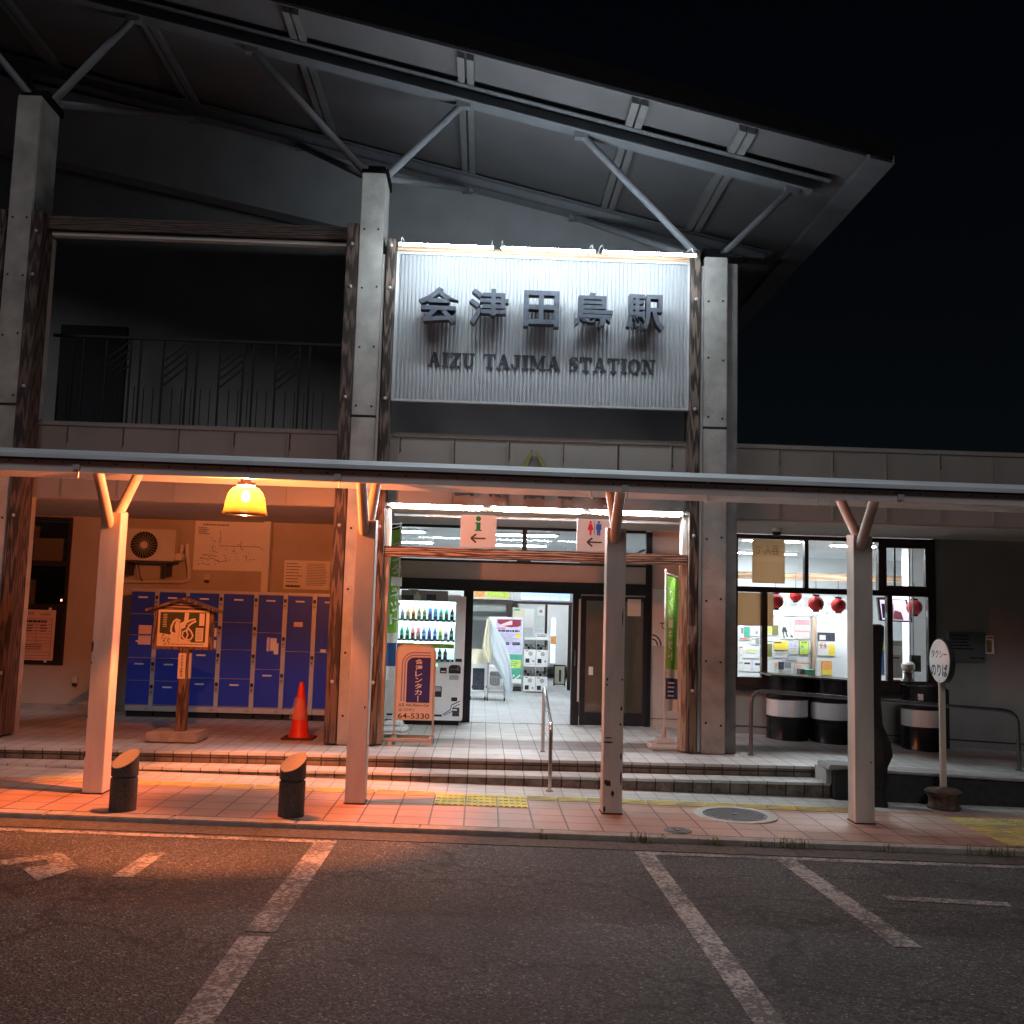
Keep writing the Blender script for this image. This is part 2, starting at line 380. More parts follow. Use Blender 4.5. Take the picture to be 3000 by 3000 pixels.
def shade_mat():
    mt, n, l, b = _nt('amber_lamp_shade')
    out = n['Material Output']
    tr = n.new('ShaderNodeBsdfTranslucent'); tr.inputs[0].default_value = (.030, .021, .006, 1)
    tp = n.new('ShaderNodeBsdfTransparent'); tp.inputs[0].default_value = (1, .98, .92, 1)
    gl = n.new('ShaderNodeBsdfGlossy'); gl.inputs['Roughness'].default_value = .15
    wv = n.new('ShaderNodeTexWave'); wv.inputs['Scale'].default_value = 30
    m1 = n.new('ShaderNodeMixShader'); m1.inputs[0].default_value = .76
    l.new(tp.outputs[0], m1.inputs[1]); l.new(tr.outputs[0], m1.inputs[2])
    m2 = n.new('ShaderNodeMixShader'); m2.inputs[0].default_value = .08
    l.new(m1.outputs[0], m2.inputs[1]); l.new(gl.outputs[0], m2.inputs[2])
    l.new(m2.outputs[0], out.inputs['Surface'])
    return mt
M['shade'] = shade_mat()

# ------------------------------------------------------------------ builders
def root_loc(o):
    while o is not None and o.parent is not None:
        o = o.parent
    return o.location.copy() if o is not None else Vector((0, 0, 0))

def tag(o, label, cat, group=None, kind=None):
    if label: o['label'] = label
    if cat: o['category'] = cat
    if group: o['group'] = group
    if kind: o['kind'] = kind
    return o

def thing(name, label, cat, loc, group=None):
    o = bpy.data.objects.new(name, None)
    o.empty_display_size = .1
    col.objects.link(o)
    o.location = loc
    return tag(o, label, cat, group)

def copy_tree(o, parent=None):
    c = o.copy(); col.objects.link(c)
    for k in list(c.keys()):
        pass
    if parent is not None: c.parent = parent
    for ch in list(o.children):
        copy_tree(ch, c)
    return c

class MB:
    def __init__(s):
        s.bm = bmesh.new()
    def poly(s, pts):
        vs = [s.bm.verts.new(p) for p in pts]
        try: return s.bm.faces.new(vs)
        except ValueError: return None
    def box(s, x0, x1, y0, y1, z0, z1):
        v = [s.bm.verts.new(p) for p in ((x0,y0,z0),(x1,y0,z0),(x1,y1,z0),(x0,y1,z0),(x0,y0,z1),(x1,y0,z1),(x1,y1,z1),(x0,y1,z1))]
        for f in ((3,2,1,0),(4,5,6,7),(0,1,5,4),(1,2,6,5),(2,3,7,6),(3,0,4,7)):
            s.bm.faces.new([v[i] for i in f])
        return s
    def prism(s, poly, a, b, plane='xz'):
        """extrude a 2D outline; plane xz -> along y from a to b, xy -> along z, yz -> along x"""
        f = {'xz': lambda p, t: (p[0], t, p[1]), 'xy': lambda p, t: (p[0], p[1], t), 'yz': lambda p, t: (t, p[0], p[1])}[plane]
        A = [s.bm.verts.new(f(p, a)) for p in poly]; B = [s.bm.verts.new(f(p, b)) for p in poly]
        n = len(poly)
        s.bm.faces.new(A); s.bm.faces.new(B[::-1])
        for i in range(n):
            s.bm.faces.new((A[i], B[i], B[(i+1) % n], A[(i+1) % n]))
        return s
    def bar(s, p0, p1, w, h=None):
        """square bar between two points"""
        p0, p1 = Vector(p0), Vector(p1); d = (p1-p0).normalized()
        h = h or w
        a = d.cross(Vector((0, 0, 1)))
        if a.length < 1e-3: a = Vector((1, 0, 0))
        a.normalize(); b = d.cross(a).normalized()
        v = []
        for p in (p0, p1):
            for sx, sy in ((-1,-1),(1,-1),(1,1),(-1,1)):
                v.append(s.bm.verts.new(p + a*(sx*w/2) + b*(sy*h/2)))
        for f in ((3,2,1,0),(4,5,6,7),(0,1,5,4),(1,2,6,5),(2,3,7,6),(3,0,4,7)):
            s.bm.faces.new([v[i] for i in f])
        return s
    def tube(s, pts, r, seg=10, r1=None, caps=True):
        pts = [Vector(p) for p in pts]
        rings = []
        n = len(pts)
        prev = None
        for i, p in enumerate(pts):
            d = ((pts[min(i+1, n-1)]-pts[max(i-1, 0)])).normalized()
            ref = prev if prev is not None else (Vector((0, 0, 1)) if abs(d.z) < .9 else Vector((1, 0, 0)))
            a = (ref - d*ref.dot(d)).normalized(); b = d.cross(a)
            prev = a
            rr = r if r1 is None else r + (r1-r)*i/(n-1)
            rings.append([s.bm.verts.new(p + a*(math.cos(t)*rr) + b*(math.sin(t)*rr)) for t in (2*math.pi*k/seg for k in range(seg))])
        for i in range(n-1):
            for k in range(seg):
                s.bm.faces.new((rings[i][k], rings[i][(k+1) % seg], rings[i+1][(k+1) % seg], rings[i+1][k]))
        if caps:
            s.bm.faces.new(rings[0][::-1]); s.bm.faces.new(rings[-1])
        return s
    def lathe(s, prof, c, seg=24, axis='z'):
        rings = []
        for r, h in prof:
            ring = []
            for k in range(seg):
                t = 2*math.pi*k/seg
                if axis == 'z': p = (c[0]+r*math.cos(t), c[1]+r*math.sin(t), c[2]+h)
                elif axis == 'y': p = (c[0]+r*math.cos(t), c[1]+h, c[2]+r*math.sin(t))
                else: p = (c[0]+h, c[1]+r*math.cos(t), c[2]+r*math.sin(t))
                ring.append(s.bm.verts.new(p))
            rings.append(ring)
        for i in range(len(rings)-1):
            for k in range(seg):
                s.bm.faces.new((rings[i][k], rings[i][(k+1) % seg], rings[i+1][(k+1) % seg], rings[i+1][k]))
        for ring, flag in ((rings[0], True), (rings[-1], False)):
            s.bm.faces.new(ring[::-1] if flag else ring)
        return s
    def stroke(s, pts, w, y0, y1):
        """ribbon of constant width along a 2D path in the xz plane, extruded in y"""
        L, Rr = [], []
        n = len(pts)
        for i in range(n):
            a = pts[max(i-1, 0)]; b = pts[min(i+1, n-1)]
            dx, dz = b[0]-a[0], b[1]-a[1]; q = math.hypot(dx, dz) or 1
            ww = w[i] if isinstance(w, (list, tuple)) else w
            L.append((pts[i][0]-dz/q*ww/2, pts[i][1]+dx/q*ww/2)); Rr.append((pts[i][0]+dz/q*ww/2, pts[i][1]-dx/q*ww/2))
        for i in range(n-1):
            s.prism([L[i], L[i+1], Rr[i+1], Rr[i]], y0, y1)
        return s
    def build(s, name, mat, parent=None, smooth=False, bevel=0., loc=None, label=None):
        base = root_loc(parent) if parent is not None else Vector(loc or (0, 0, 0))
        bm = s.bm
        bmesh.ops.remove_doubles(bm, verts=bm.verts, dist=1e-6)
        bmesh.ops.recalc_face_normals(bm, faces=bm.faces)
        if bevel:
            bmesh.ops.bevel(bm, geom=[e for e in bm.edges if len(e.link_faces) == 2 and e.calc_face_angle(0) > .6], offset=bevel, segments=2, affect='EDGES', clamp_overlap=True)
        bmesh.ops.translate(bm, vec=-base, verts=bm.verts)
        me = bpy.data.meshes.new(name); bm.to_mesh(me); bm.free()
        me.materials.append(M[mat] if isinstance(mat, str) else mat)
        if smooth:
            for p in me.polygons: p.use_smooth = True
            try: me.set_sharp_from_angle(angle=R(40))
            except Exception: pass
        o = bpy.data.objects.new(name, me); col.objects.link(o)
        if parent is not None: o.parent = parent
        else: o.location = base
        if label: o['label'] = label
        return o

def box(name, mat, x0, x1, y0, y1, z0, z1, parent=None, bevel=0., label=None):
    return MB().box(x0, x1, y0, y1, z0, z1).build(name, mat, parent, bevel=bevel, label=label)

_tc = {}
def glyphs(s, bold=0., spacing=1.0, line=1.0):
    key = (s, bold, spacing, line)
    if key not in _tc:
        cu = bpy.data.curves.new('lettering', 'FONT')
        cu.body = s; cu.size = 1; cu.offset = bold; cu.resolution_u = 3
        cu.align_x = 'CENTER' if '\n' in s else 'LEFT'
        cu.space_character = spacing; cu.space_line = line
        ob = bpy.data.objects.new('lettering', cu); col.objects.link(ob)
        dg = bpy.context.evaluated_depsgraph_get(); dg.update()
        me = bpy.data.meshes.new_from_object(ob.evaluated_get(dg))
        polys = [[tuple(me.vertices[i].co[:2]) for i in p.vertices] for p in me.polygons]
        bpy.data.objects.remove(ob); bpy.data.curves.remove(cu); bpy.data.meshes.remove(me)
        _tc[key] = polys
    return _tc[key]

def text(name, s, mat, x0, x1, z0, z1, y, parent, bold=0., depth=0., mirror=False, face='front', line=1.0, spacing=1.0):
    """lettering fitted to a rectangle; face front = on a plane y looking to -y, left = on a plane x looking to -x (x0..x1 then run along -y)"""
    polys = glyphs(s, bold, spacing, line)
    us = [p[0] for q in polys for p in q]; vs = [p[1] for q in polys for p in q]
    if not us: return None
    u0, u1, v0, v1 = min(us), max(us), min(vs), max(vs)
    mb = MB(); bm = mb.bm
    def P(p, off):
        t = (p[0]-u0)/(u1-u0 or 1)
        if mirror: t = 1-t
        a = x0+(x1-x0)*t; b = z0+(z1-z0)*(p[1]-v0)/(v1-v0 or 1)
        return (a, y-off, b) if face == 'front' else (y-off, a, b)
    cache = {}
    def V(p):
        k = (round(p[0], 5), round(p[1], 5))
        if k not in cache: cache[k] = bm.verts.new(P(p, depth))
        return cache[k]
    for q in polys:
        vs_ = [V(p) for p in q]
        if len(set(vs_)) < 3: continue
        try: bm.faces.new(list(dict.fromkeys(vs_)))
        except ValueError: pass
    if depth:
        bmesh.ops.recalc_face_normals(bm, faces=bm.faces)
        r = bmesh.ops.extrude_face_region(bm, geom=list(bm.faces))
        d = Vector((0, depth, 0)) if face == 'front' else Vector((depth, 0, 0))
        bmesh.ops.translate(bm, vec=d, verts=[g for g in r['geom'] if isinstance(g, bmesh.types.BMVert)])
    return mb.build(name, mat, parent)

# ================================================================== GROUND
PV = lambda x: -.218 - .016*x              # pavement falls gently to the right
RD = lambda x: PV(x) - .045
def sheet(name, mat, pts, zf, dz=0., nx=1):
    mb = MB(); mb.poly([(x, y, zf(x)+dz) for x, y in pts])
    o = mb.build(name, mat); o['kind'] = 'structure'; return o
def rect(x0, x1, y0, y1): return [(x0, y0), (x1, y0), (x1, y1), (x0, y1)]

mb = MB(); mb.poly([(-400, -300, -1.5), (400, -300, -1.5), (400, 500, -1.5), (-400, 500, -1.5)])
o = mb.build('ground', 'asphalt'); o['kind'] = 'structure'
sheet('road', 'asphalt', rect(-40, 40, -30, 8.52), RD)
mb = MB()                                   # gutter slabs with joints
x = -14.3
while x < 14:
    mb.box(x, x+.495, 8.20, 8.50, 0, .005)
    for v in mb.bm.verts[-8:] if False else []: pass
    x += .5
mb.bm.verts.ensure_lookup_table()
for v in mb.bm.verts: v.co.z += RD(v.co.x)
o = mb.build('gutter', 'gutter_stone'); o['kind'] = 'structure'
mb = MB(); x = -14.12
while x < 14:                               # kerb stones
    mb.box(x, x+1.045, 8.50, 8.655, -.3, .0)
    x += 1.05
for v in mb.bm.verts: v.co.z += PV(v.co.x)
o = mb.build('kerb', 'kerb_stone', bevel=.008); o['kind'] = 'structure'
sheet('pavement', 'red_tile', rect(-14, 14, 8.655, 10.07), PV)
sheet('pavement', 'white_tile', rect(-14, 14, 10.07, 10.72), PV)
def joints(): pass
# guide path: worn ribbed tiles, and three fresh dotted blocks before the steps
mb = MB()
k = -13
while k < 14:
    x0 = -.405 + .305*k; x1 = x0+.300
    if not (-2 <= k-0 < 1 and False) and k not in (0, 1, 2) and x1 < 4.6:
        for j in range(4):
            mb.box(x0+.01, x1-.005, 9.93+.065*j, 9.93+.065*j+.035, 0, .006)
    k += 1
for v in mb.bm.verts: v.co.z += PV(v.co.x)+.002
o = mb.build('tactile_path', 'tactile_worn'); o['kind'] = 'structure'
mb = MB()
for k in range(3):
    x0 = -.405+.305*k
    mb.box(x0+.006, x0+.299, 9.52, 10.10, 0, .004)
    for i in range(5):
        for j in range(4):
            cx_, cy_ = x0+.036+.058*i, 9.592+.145*j
            mb.prism([(cx_+.020*math.cos(R(a_)), cy_+(.045 if math.sin(R(a_)) > 0 else -.045)+.016*math.sin(R(a_))) for a_ in range(15, 376, 30)], .004, .010, 'xy')
for v in mb.bm.verts: v.co.z += PV(v.co.x)+.002
o = mb.build('tactile_blocks', 'tactile'); o['kind'] = 'structure'
mb = MB()                                   # dotted and ribbed tiles at the right end of the pavement
for i in range(8):
    for j in range(4):
        x0 = 4.72+.305*i; y0 = 8.70+.30*j
        mb.box(x0, x0+.30, y0, y0+.295, 0, .004)
        if (j in (0, 3)):
            for a in range(5):
                for b in range(5):
                    mb.lathe([(.018, .004), (.012, .010)], (x0+.03+.06*a, y0+.03+.059*b, 0), 8)
        else:
            for a in range(4):
                mb.box(x0+.01, x0+.29, y0+.03+.07*a, y0+.06+.07*a, .004, .010)
for v in mb.bm.verts: v.co.z += PV(v.co.x)+.002
o = mb.build('tactile_corner', 'tactile_worn'); o['kind'] = 'structure'

# road markings, worn thermoplastic 4 mm above the asphalt
def mark(name, polys):
    mb = MB()
    for p in polys: mb.poly([(x, y, RD(x)+.004) for x, y in p])
    o = mb.build(name, 'paint'); o['kind'] = 'structure'
K = .972
sy_ = lambda pts: [(x*K, y*K) for x, y in pts]
mark('road_marking', [sy_(rect(-9, -1.14, 8.28, 8.37))])
mark('road_marking', [sy_([(-1.35, 6.06), (-1.17, 6.06), (-1.14, 8.28), (-1.32, 8.28)])])
mark('road_marking', [sy_([(-1.36, 3.0), (-1.19, 3.0), (-1.18, 5.98), (-1.36, 5.98)])])
mark('road_marking', [sy_([(1.43, 3.0), (1.60, 3.0), (1.50, 8.31), (1.345, 8.40)])])
mark('road_marking', [sy_([(1.50, 8.31), (9.5, 8.30), (9.5, 8.41), (1.345, 8.40)])])
mark('road_marking', [sy_([(2.62, 6.2), (2.80, 6.2), (2.69, 8.29), (2.52, 8.29)])])
mark('road_marking', [sy_([(3.03, 7.23), (3.90, 7.17), (3.92, 7.28), (3.02, 7.34)])])
mark('road_marking', [sy_([(-2.53, 7.10), (-2.38, 7.10), (-2.37, 7.79), (-2.50, 7.79)])])
mark('road_marking', [sy_([(-4.3, 7.20), (-3.42, 7.42), (-3.12, 7.68), (-2.83, 7.30), (-2.96, 6.92), (-3.20, 7.22), (-3.06, 7.34), (-3.14, 7.45), (-3.44, 7.18), (-4.3, 7.02)])])

# steps and platform
XR = 3.85
mb = MB(); mb.poly([(-14, 11.07, 0), (3.85, 11.07, 0), (3.85, 14.2, 0), (3.2, 14.56, 0), (-14, 15.2, 0)])
o = mb.build('platform_floor', 'floor_tile'); o['kind'] = 'structure'
mb = MB(); mb.poly([(3.85, 10.98, 0), (14, 10.98, -.40), (14, 14.05, -.40), (3.85, 14.05, 0)])
o = mb.build('ramp_floor', 'floor_tile'); o['kind'] = 'structure'
mb = MB(); mb.box(-14, XR-.06, 11.072, 11.3, -.121, -.001)
o = mb.build('step_riser', 'riser_tile'); o['kind'] = 'structure'
mb = MB(); mb.box(-14, XR-.06, 11.060, 11.10, -.028, .002)
o = mb.build('step_nosing', 'floor_tile', bevel=.004); o['kind'] = 'structure'
mb = MB(); mb.poly([(-14, 10.72, -.118), (XR, 10.72, -.118), (XR, 11.075, -.118), (-14, 11.075, -.118)])
o = mb.build('step_tread', 'floor_tile'); o['kind'] = 'structure'
mb = MB(); mb.box(-14, XR-.003, 10.722, 11.0, -.6, -.120)
o = mb.build('step_riser', 'riser_low'); o['kind'] = 'structure'
mb = MB(); mb.box(-14, XR, 10.706, 10.74, -.146, -.116)
o = mb.build('step_nosing', 'floor_tile', bevel=.004); o['kind'] = 'structure'

# low dark kerb wall at the edge of the ramp
t = thing('kerb_wall', 'low black stone kerb wall along the edge of the ramp', 'wall', (8, 10.7, -.35))
mb = MB(); mb.prism([(3.86, -.5), (14, -.6), (14, -.36), (4.35, .012), (4.06, .05), (3.86, .055)], 10.62, 10.98)
mb.build('face', 'planter', t, bevel=.01)
mb = MB(); mb.prism([(3.80, .03), (4.05, .052), (4.35, .015), (14, -.355), (14, -.325), (4.36, .045), (4.06, .085), (3.80, .09)], 10.605, 11.0)
mb.build('coping', 'planter_rim', t, bevel=.012)
box('end_block', 'planter_rim', 3.795, 3.858, 10.70, 11.06, -.118, .029, t)

# ================================================================== STATION BUILDING
B = thing('station_building', 'grey station building with sloping steel roof, concrete columns and lit entrance', 'building', (0, 12, 0))
COLS = (-5.88, -1.53, 2.825)
TOPZ = (7.93, 7.10, 6.17)
ZB = lambda x: 8.47 - .2265*(x+.42)        # top of the steel rafter, slope of the roof
for i, (xc, zt) in enumerate(zip(COLS, TOPZ)):
    c = MB().box(xc-.15, xc+.15, 11.83, 12.36, 0, 3.97).box(xc-.15, xc+.15, 11.83, 12.36, 3.985, zt).build('column', 'concrete', B, bevel=.012)
    box('joint', 'dark_joint', xc-.146, xc+.146, 11.84, 12.34, 3.965, 3.99, c)
    for z in [.35+.75*k for k in range(9)]:
        if z < zt-.3 and abs(z-3.97) > .1:
            for sx in (-.09, .09):
                MB().lathe([(.015, 0), (.013, -.003), (.004, -.0035)], (xc+sx+random.uniform(-.006, .006), 11.829, z+random.uniform(-.02, .02)), 10, 'y').build('form_tie_hole', 'dark_joint', c)
    for s in (-1, 1):
        if i == 2 and s == 1:
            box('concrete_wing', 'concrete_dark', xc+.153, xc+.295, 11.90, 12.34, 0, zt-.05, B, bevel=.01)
            continue
        inner = (i == 1 and s == 1) or (i == 2 and s == -1)
        if inner:      # pale flashing strip next to the concrete
            f0, f1 = sorted((xc+s*.153, xc+s*.185))
            box('flashing_strip', 'flashing', f0, f1, 11.86, 11.90, .02, 6.05, B)
            a0, a1 = sorted((xc+s*.205, xc+s*(.315)))
            tb = box('timber_upright', 'timber', a0, a1, 11.80, 12.1, .02, 6.24, B, bevel=.006)
        else:
            a0, a1 = sorted((xc+s*.155, xc+s*.300))
            tb = box('timber_upright', 'timber_dark', a0, a1, 11.80, 12.1, .02, 6.42, B, bevel=.006)
        for z in (.75, 2.62, 4.2, 5.6, 6.15):
            MB().lathe([(.022, 0), (.022, -.012), (.010, -.02), (.003, -.021)], ((a0+a1)/2, 11.80, z), 10, 'y').build('bolt', 'grey_metal', tb, smooth=True)
    # pale jamb on the wall side of each bay
    if i == 0:
        box('jamb', 'concrete', xc+.16, xc+.28, 12.105, 12.25, 0, 6.2, B)
    # steel head and the four struts of the tree
    h = MB().box(xc-.17, xc+.17, 11.95, 12.42, zt, zt+.10).box(xc-.11, xc+.11, 12.08, 12.32, zt+.10, zt+.20).build('column_head', 'roof_dark', B)
    n0 = Vector((xc, 12.2, zt+.14))
    for dx, Y in ((-1.71, 12.2), (1.08, 12.2), (-1.55, 14.8), (1.1, 14.8)):
        xe = xc+dx
        ze = ZB(xe)-.22
        MB().tube([n0+Vector((.12 if dx > 0 else -.12, .06 if Y > 13 else 0, -.02)), (xe, Y, ze)], .048, 12).build('strut', 'roof_steel', B, smooth=True)
        MB().box(xe-.09, xe+.09, Y-.05, Y+.05, ze-.06, ze+.05).build('strut_plate', 'roof_steel', B)
# rafters: H sections parallel to the roof
for Y in (12.2, 14.8):
    mb = MB()
    a, b = -12.0, 4.40
    def slab(z0, z1, y0, y1, xe=b):
        mb.prism([(a, ZB(a)+z0), (xe, ZB(xe)+z0), (xe, ZB(xe)+z1), (a, ZB(a)+z1)], y0, y1)
    slab(-.014, 0, Y-.11, Y+.11); slab(-.196, -.014, Y-.006, Y+.006, b-.1); slab(-.21, -.196, Y-.11, Y+.11, b-.24)
    mb.build('rafter', 'roof_steel', B)
# purlins in pairs under the soffit, reaching forward to the eave
for px in (-11.4, -9.2, -7.0, -4.82, -2.62, -.42, 1.78, 3.13):
    mb = MB()
    for s in (-1, 1):
        mb.prism([(px+s*.06-.045, ZB(px+s*.06-.045)+.005), (px+s*.06+.045, ZB(px+s*.06+.045)+.005), (px+s*.06+.045, ZB(px+s*.06+.045)+.085), (px+s*.06-.045, ZB(px+s*.06-.045)+.085)], 11.52, 24)
    mb.build('purlin', 'purlin', B)
# roof slab with soffit, dark front fascia and the low eave on the right
a, b = -12.0, 4.62
rf = MB().prism([(a, ZB(a)+.09), (b, ZB(b)+.09), (b, ZB(b)+.13), (a, ZB(a)+.13)], 11.50, 24).build('roof', 'soffit', B)
MB().prism([(a, ZB(a)+.131), (4.9, ZB(4.9)+.131), (4.9, ZB(4.9)+.30), (a, ZB(a)+.30)], 11.40, 24).build('roof_sheet', 'roof_dark', rf)
MB().prism([(a, ZB(a)+.06), (4.9, ZB(4.9)+.06), (4.9, ZB(4.9)+.31), (a, ZB(a)+.31)], 11.36, 11.395).build('fascia_board', 'roof_dark', rf)
MB().prism([(4.63, ZB(4.63)+.02), (4.93, ZB(4.93)+.02), (4.93, ZB(4.93)+.129), (4.63, ZB(4.63)+.129)], 11.40, 24).build('eave_gutter', 'roof_steel', rf)
# sloping concrete beam of the rear frame, below the soffit
bt = lambda x: 9.74-.2*(x+7.07)
MB().prism([(-12, bt(-12)-1.17), (3.1, bt(3.1)-1.17), (3.1, bt(3.1)), (-12, bt(-12))], 15.0, 15.35).build('sloping_beam', 'beam_white', B)
MB().prism([(-1.9, 3.8), (3.1, 3.8), (3.1, bt(3.1)-1.175), (-1.9, bt(-1.9)-1.175)], 15.03, 15.33).build('upper_wall', 'beam_white', B)
# horizontal timber rail of the left bay with its pale lower lip
box('timber_rail', 'timber_dark_x', -5.58, -1.835, 11.95, 12.15, 6.26, 6.42, B)
box('rail_lip', 'flashing', -5.55, -1.85, 12.0, 12.1, 6.19, 6.235, B)
# upper gable wall behind the balcony and the end wall
mb = MB(); mb.prism([(-12, 3.8), (3.1, 3.8), (3.1, ZB(3.1)+.08), (-12, ZB(-12)+.08)], 16.0, 16.2)
mb.build('gable_wall', 'wall_dark', B)
mb = MB(); mb.prism([(15.36, 3.86), (23.8, 3.86), (23.8, ZB(3.1)+.08), (15.36, ZB(3.1)+.08)], 2.99, 3.1, 'yz')
mb.build('end_wall', 'wall_grey', B)
box('balcony_door', 'black_frame', -7.1, -6.02, 15.93, 15.99, 3.85, 6.15, B)
# lower roof with sheet-metal fascia, porch ceiling
box('balcony_floor', 'roof_dark', -13, 13, 12.36, 16.0, 3.70, 3.80, B)
fz0, fz1 = 2.88, 3.84
for x0, x1, zb in ((-13, -6.032, fz0), (-5.728, -1.835, fz0), (-1.378, 2.673, 2.886), (3.125, 13, fz0)):
    f = MB().box(x0, x1, 12.10, 12.14, zb, fz1).build('fascia', 'fascia', B)
    MB().box(x0, x1, 12.085, 12.098, fz1-.055, fz1-.015).build('drip_edge', 'fascia', f)
    sx = -.422-.6865*30
    while sx < x1:
        if sx > x0+.05:
            box('seam', 'fascia', sx-.008, sx+.008, 12.075, 12.099, zb+.02, fz1-.06, f)
            q = random.uniform(.2, .45); w = random.uniform(.012, .026)
            MB().prism([(sx+.010, fz1-.07), (sx+.010+w, fz1-.07), (sx+.010+w*.9, fz1-.07-q*.6), (sx+.010+w*1.2, fz1-.07-q*.8), (sx+.012, fz1-.07-q)], 12.096, 12.099).build('rust_streak', 'rust_seam', f)
        sx += .6865
box('porch_ceiling', 'ceiling', -13, -1.9, 12.142, 15.0, 2.875, 2.915, B)
box('porch_ceiling', 'ceiling', -1.9, 3.2, 12.142, 14.56, 2.905, 2.935, B)
box('porch_ceiling', 'ceiling', 3.2, 13, 12.142, 14.0, 2.865, 2.90, B)
# left porch wall with a tall window
WL = 14.82
mb = MB()
mb.box(-13, -6.92, WL, WL+.15, 0, 2.9).box(-6.20, -1.75, WL, WL+.15, .0, 2.9).box(-6.92, -6.20, WL, WL+.15, 0, .655).box(-6.92, -6.2, WL, WL+.15, 2.86, 2.9)
mb.build('porch_wall', 'wall', B)
box('skirting', 'planter_rim', -13, -1.75, WL-.012, WL-.001, 0, .09, B)
w = MB().box(-6.92, -6.86, WL-.02, WL+.05, .655, 2.86).box(-6.25, -6.20, WL-.02, WL+.05, .655, 2.86).box(-6.859, -6.251, WL-.02, WL+.05, .655, .70).box(-6.859, -6.251, WL-.02, WL+.05, 2.81, 2.86).box(-6.859, -6.251, WL-.02, WL+.05, 2.12, 2.20).box(-6.859, -6.251, WL-.015, WL+.05, 1.50, 1.55).build('window', 'brown_frame', B)
box('pane', 'glass', -6.859, -6.251, WL+.015, WL+.022, 1.551, 2.809, w)
box('dark_panel', 'black_frame', -6.859, -6.251, WL-.004, WL+.02, .701, 1.499, w)
box('roller_blind', 'blind', -6.85, -6.26, WL+.20, WL+.22, 2.18, 2.55, w)
box('back_room_wall', 'tan_wall', -8, -5.4, WL+1.6, WL+1.7, 0, 2.9, B)
# return wall between the locker bay and the entrance
box('return_wall', 'wall', -1.78, -1.44, 12.37, 14.97, 0, 2.87, B)
box('return_wall', 'wall', 2.98, 3.2, 14.10, 14.56, 0, 2.86, B)

# ---- entrance: crossbeam, lining, door front at y = 14.56
box('crossbeam', 'timber_x', -1.215, 2.50, 11.86, 12.02, 2.27, 2.392, B, bevel=.006)
for x0, x1 in ((-1.213, -1.15), (2.445, 2.508)):
    box('door_lining', 'timber_pale', x0, x1, 11.90, 12.08, .02, 2.268, B)
    box('upper_lining', 'flashing', x0, x1, 11.90, 12.08, 2.394, 2.93, B)
box('tube_board', 'timber_pale_x', -1.21, 2.505, 11.90, 12.07, 2.858, 2.882, B)
box('reflection_bar', 'flashing', -1.2, 2.6, 12.9, 12.93, 2.86, 2.90, B)  # pale bar stands in for a thin line of reflected tube light
E_ = 14.56
df = thing  # (readability only)
w = MB()
w.box(-1.44, 2.53, E_-.04, E_+.06, 1.925, 2.095)
w.box(-.275, -.13, E_-.05, E_+.05, 0, 1.924)
w.box(1.352, 1.47, E_-.05, E_+.05, 0, 1.924)
w.box(2.44, 2.53, E_-.045, E_+.055, 0, 1.924)
w.box(2.44, 2.53, E_-.045, E_+.055, 2.096, 2.88)
w.box(-1.44, -1.235, E_-.045, E_+.055, 2.096, 2.88)
w.box(-1.234, 2.439, E_-.03, E_+.04, 2.35, 2.385)
w.box(-1.234, 2.439, E_-.03, E_+.04, 2.86, 2.90)
w.box(.574, .644, E_-.035, E_+.045, 2.386, 2.859)
w.box(.50, .573, E_-.03, E_+.03, 2.386, 2.47).box(.645, .71, E_-.03, E_+.03, 2.386, 2.47)
w.box(2.06, 2.10, E_-.035, E_+.045, 2.386, 2.859)
w = w.build('door_frame', 'black_frame', B)
box('lintel_panel', 'pink_panel', -1.234, 2.439, E_-.02, E_+.03, 2.096, 2.349, w)
for x0, x1 in ((-1.234, .573), (.645, 2.059), (2.101, 2.439)):
    box('transom_pane', 'glass', x0, x1, E_, E_+.008, 2.387, 2.858, w)
box('door_sensor', 'black_plastic', .48, .76, E_-.085, E_-.041, 1.99, 2.035, w, bevel=.008)
d = MB()
d.box(1.475, 1.55, E_-.10, E_-.055, .012, 1.90).box(2.40, 2.46, E_-.10, E_-.055, .012, 1.90).box(1.551, 2.399, E_-.10, E_-.055, .012, .20).box(1.551, 2.399, E_-.10, E_-.055, 1.83, 1.90)
d = d.build('sliding_door', 'black_frame', B)
box('pane', 'glass_door', 1.551, 2.399, E_-.082, E_-.074, .201, 1.829, d)
box('door_edge_seal', 'flashing', 1.436, 1.462, E_-.13, E_-.101, .35, 1.85, d)
box('handle', 'stainless', 1.385, 1.405, E_-.09, E_-.052, .86, 1.10, d)
box('sticker', 'white_paper', 1.60, 1.665, E_-.1035, E_-.101, .74, .86, d)
mb = MB().box(2.16, 2.36, E_-.1035, E_-.101, 1.62, 1.87); mb.build('door_notice', 'white_paper', d)
box('entrance_wall', 'pink_panel', 2.531, 2.98, E_-.01, E_+.10, 0, 2.9, B)
box('wall_base', 'dark_joint', 2.54, 2.97, E_-.016, E_-.011, .115, .125, B)
box('inner_partition', 'tan_wall', 1.56, 3.2, 15.7, 15.8, 0, 2.6, B)
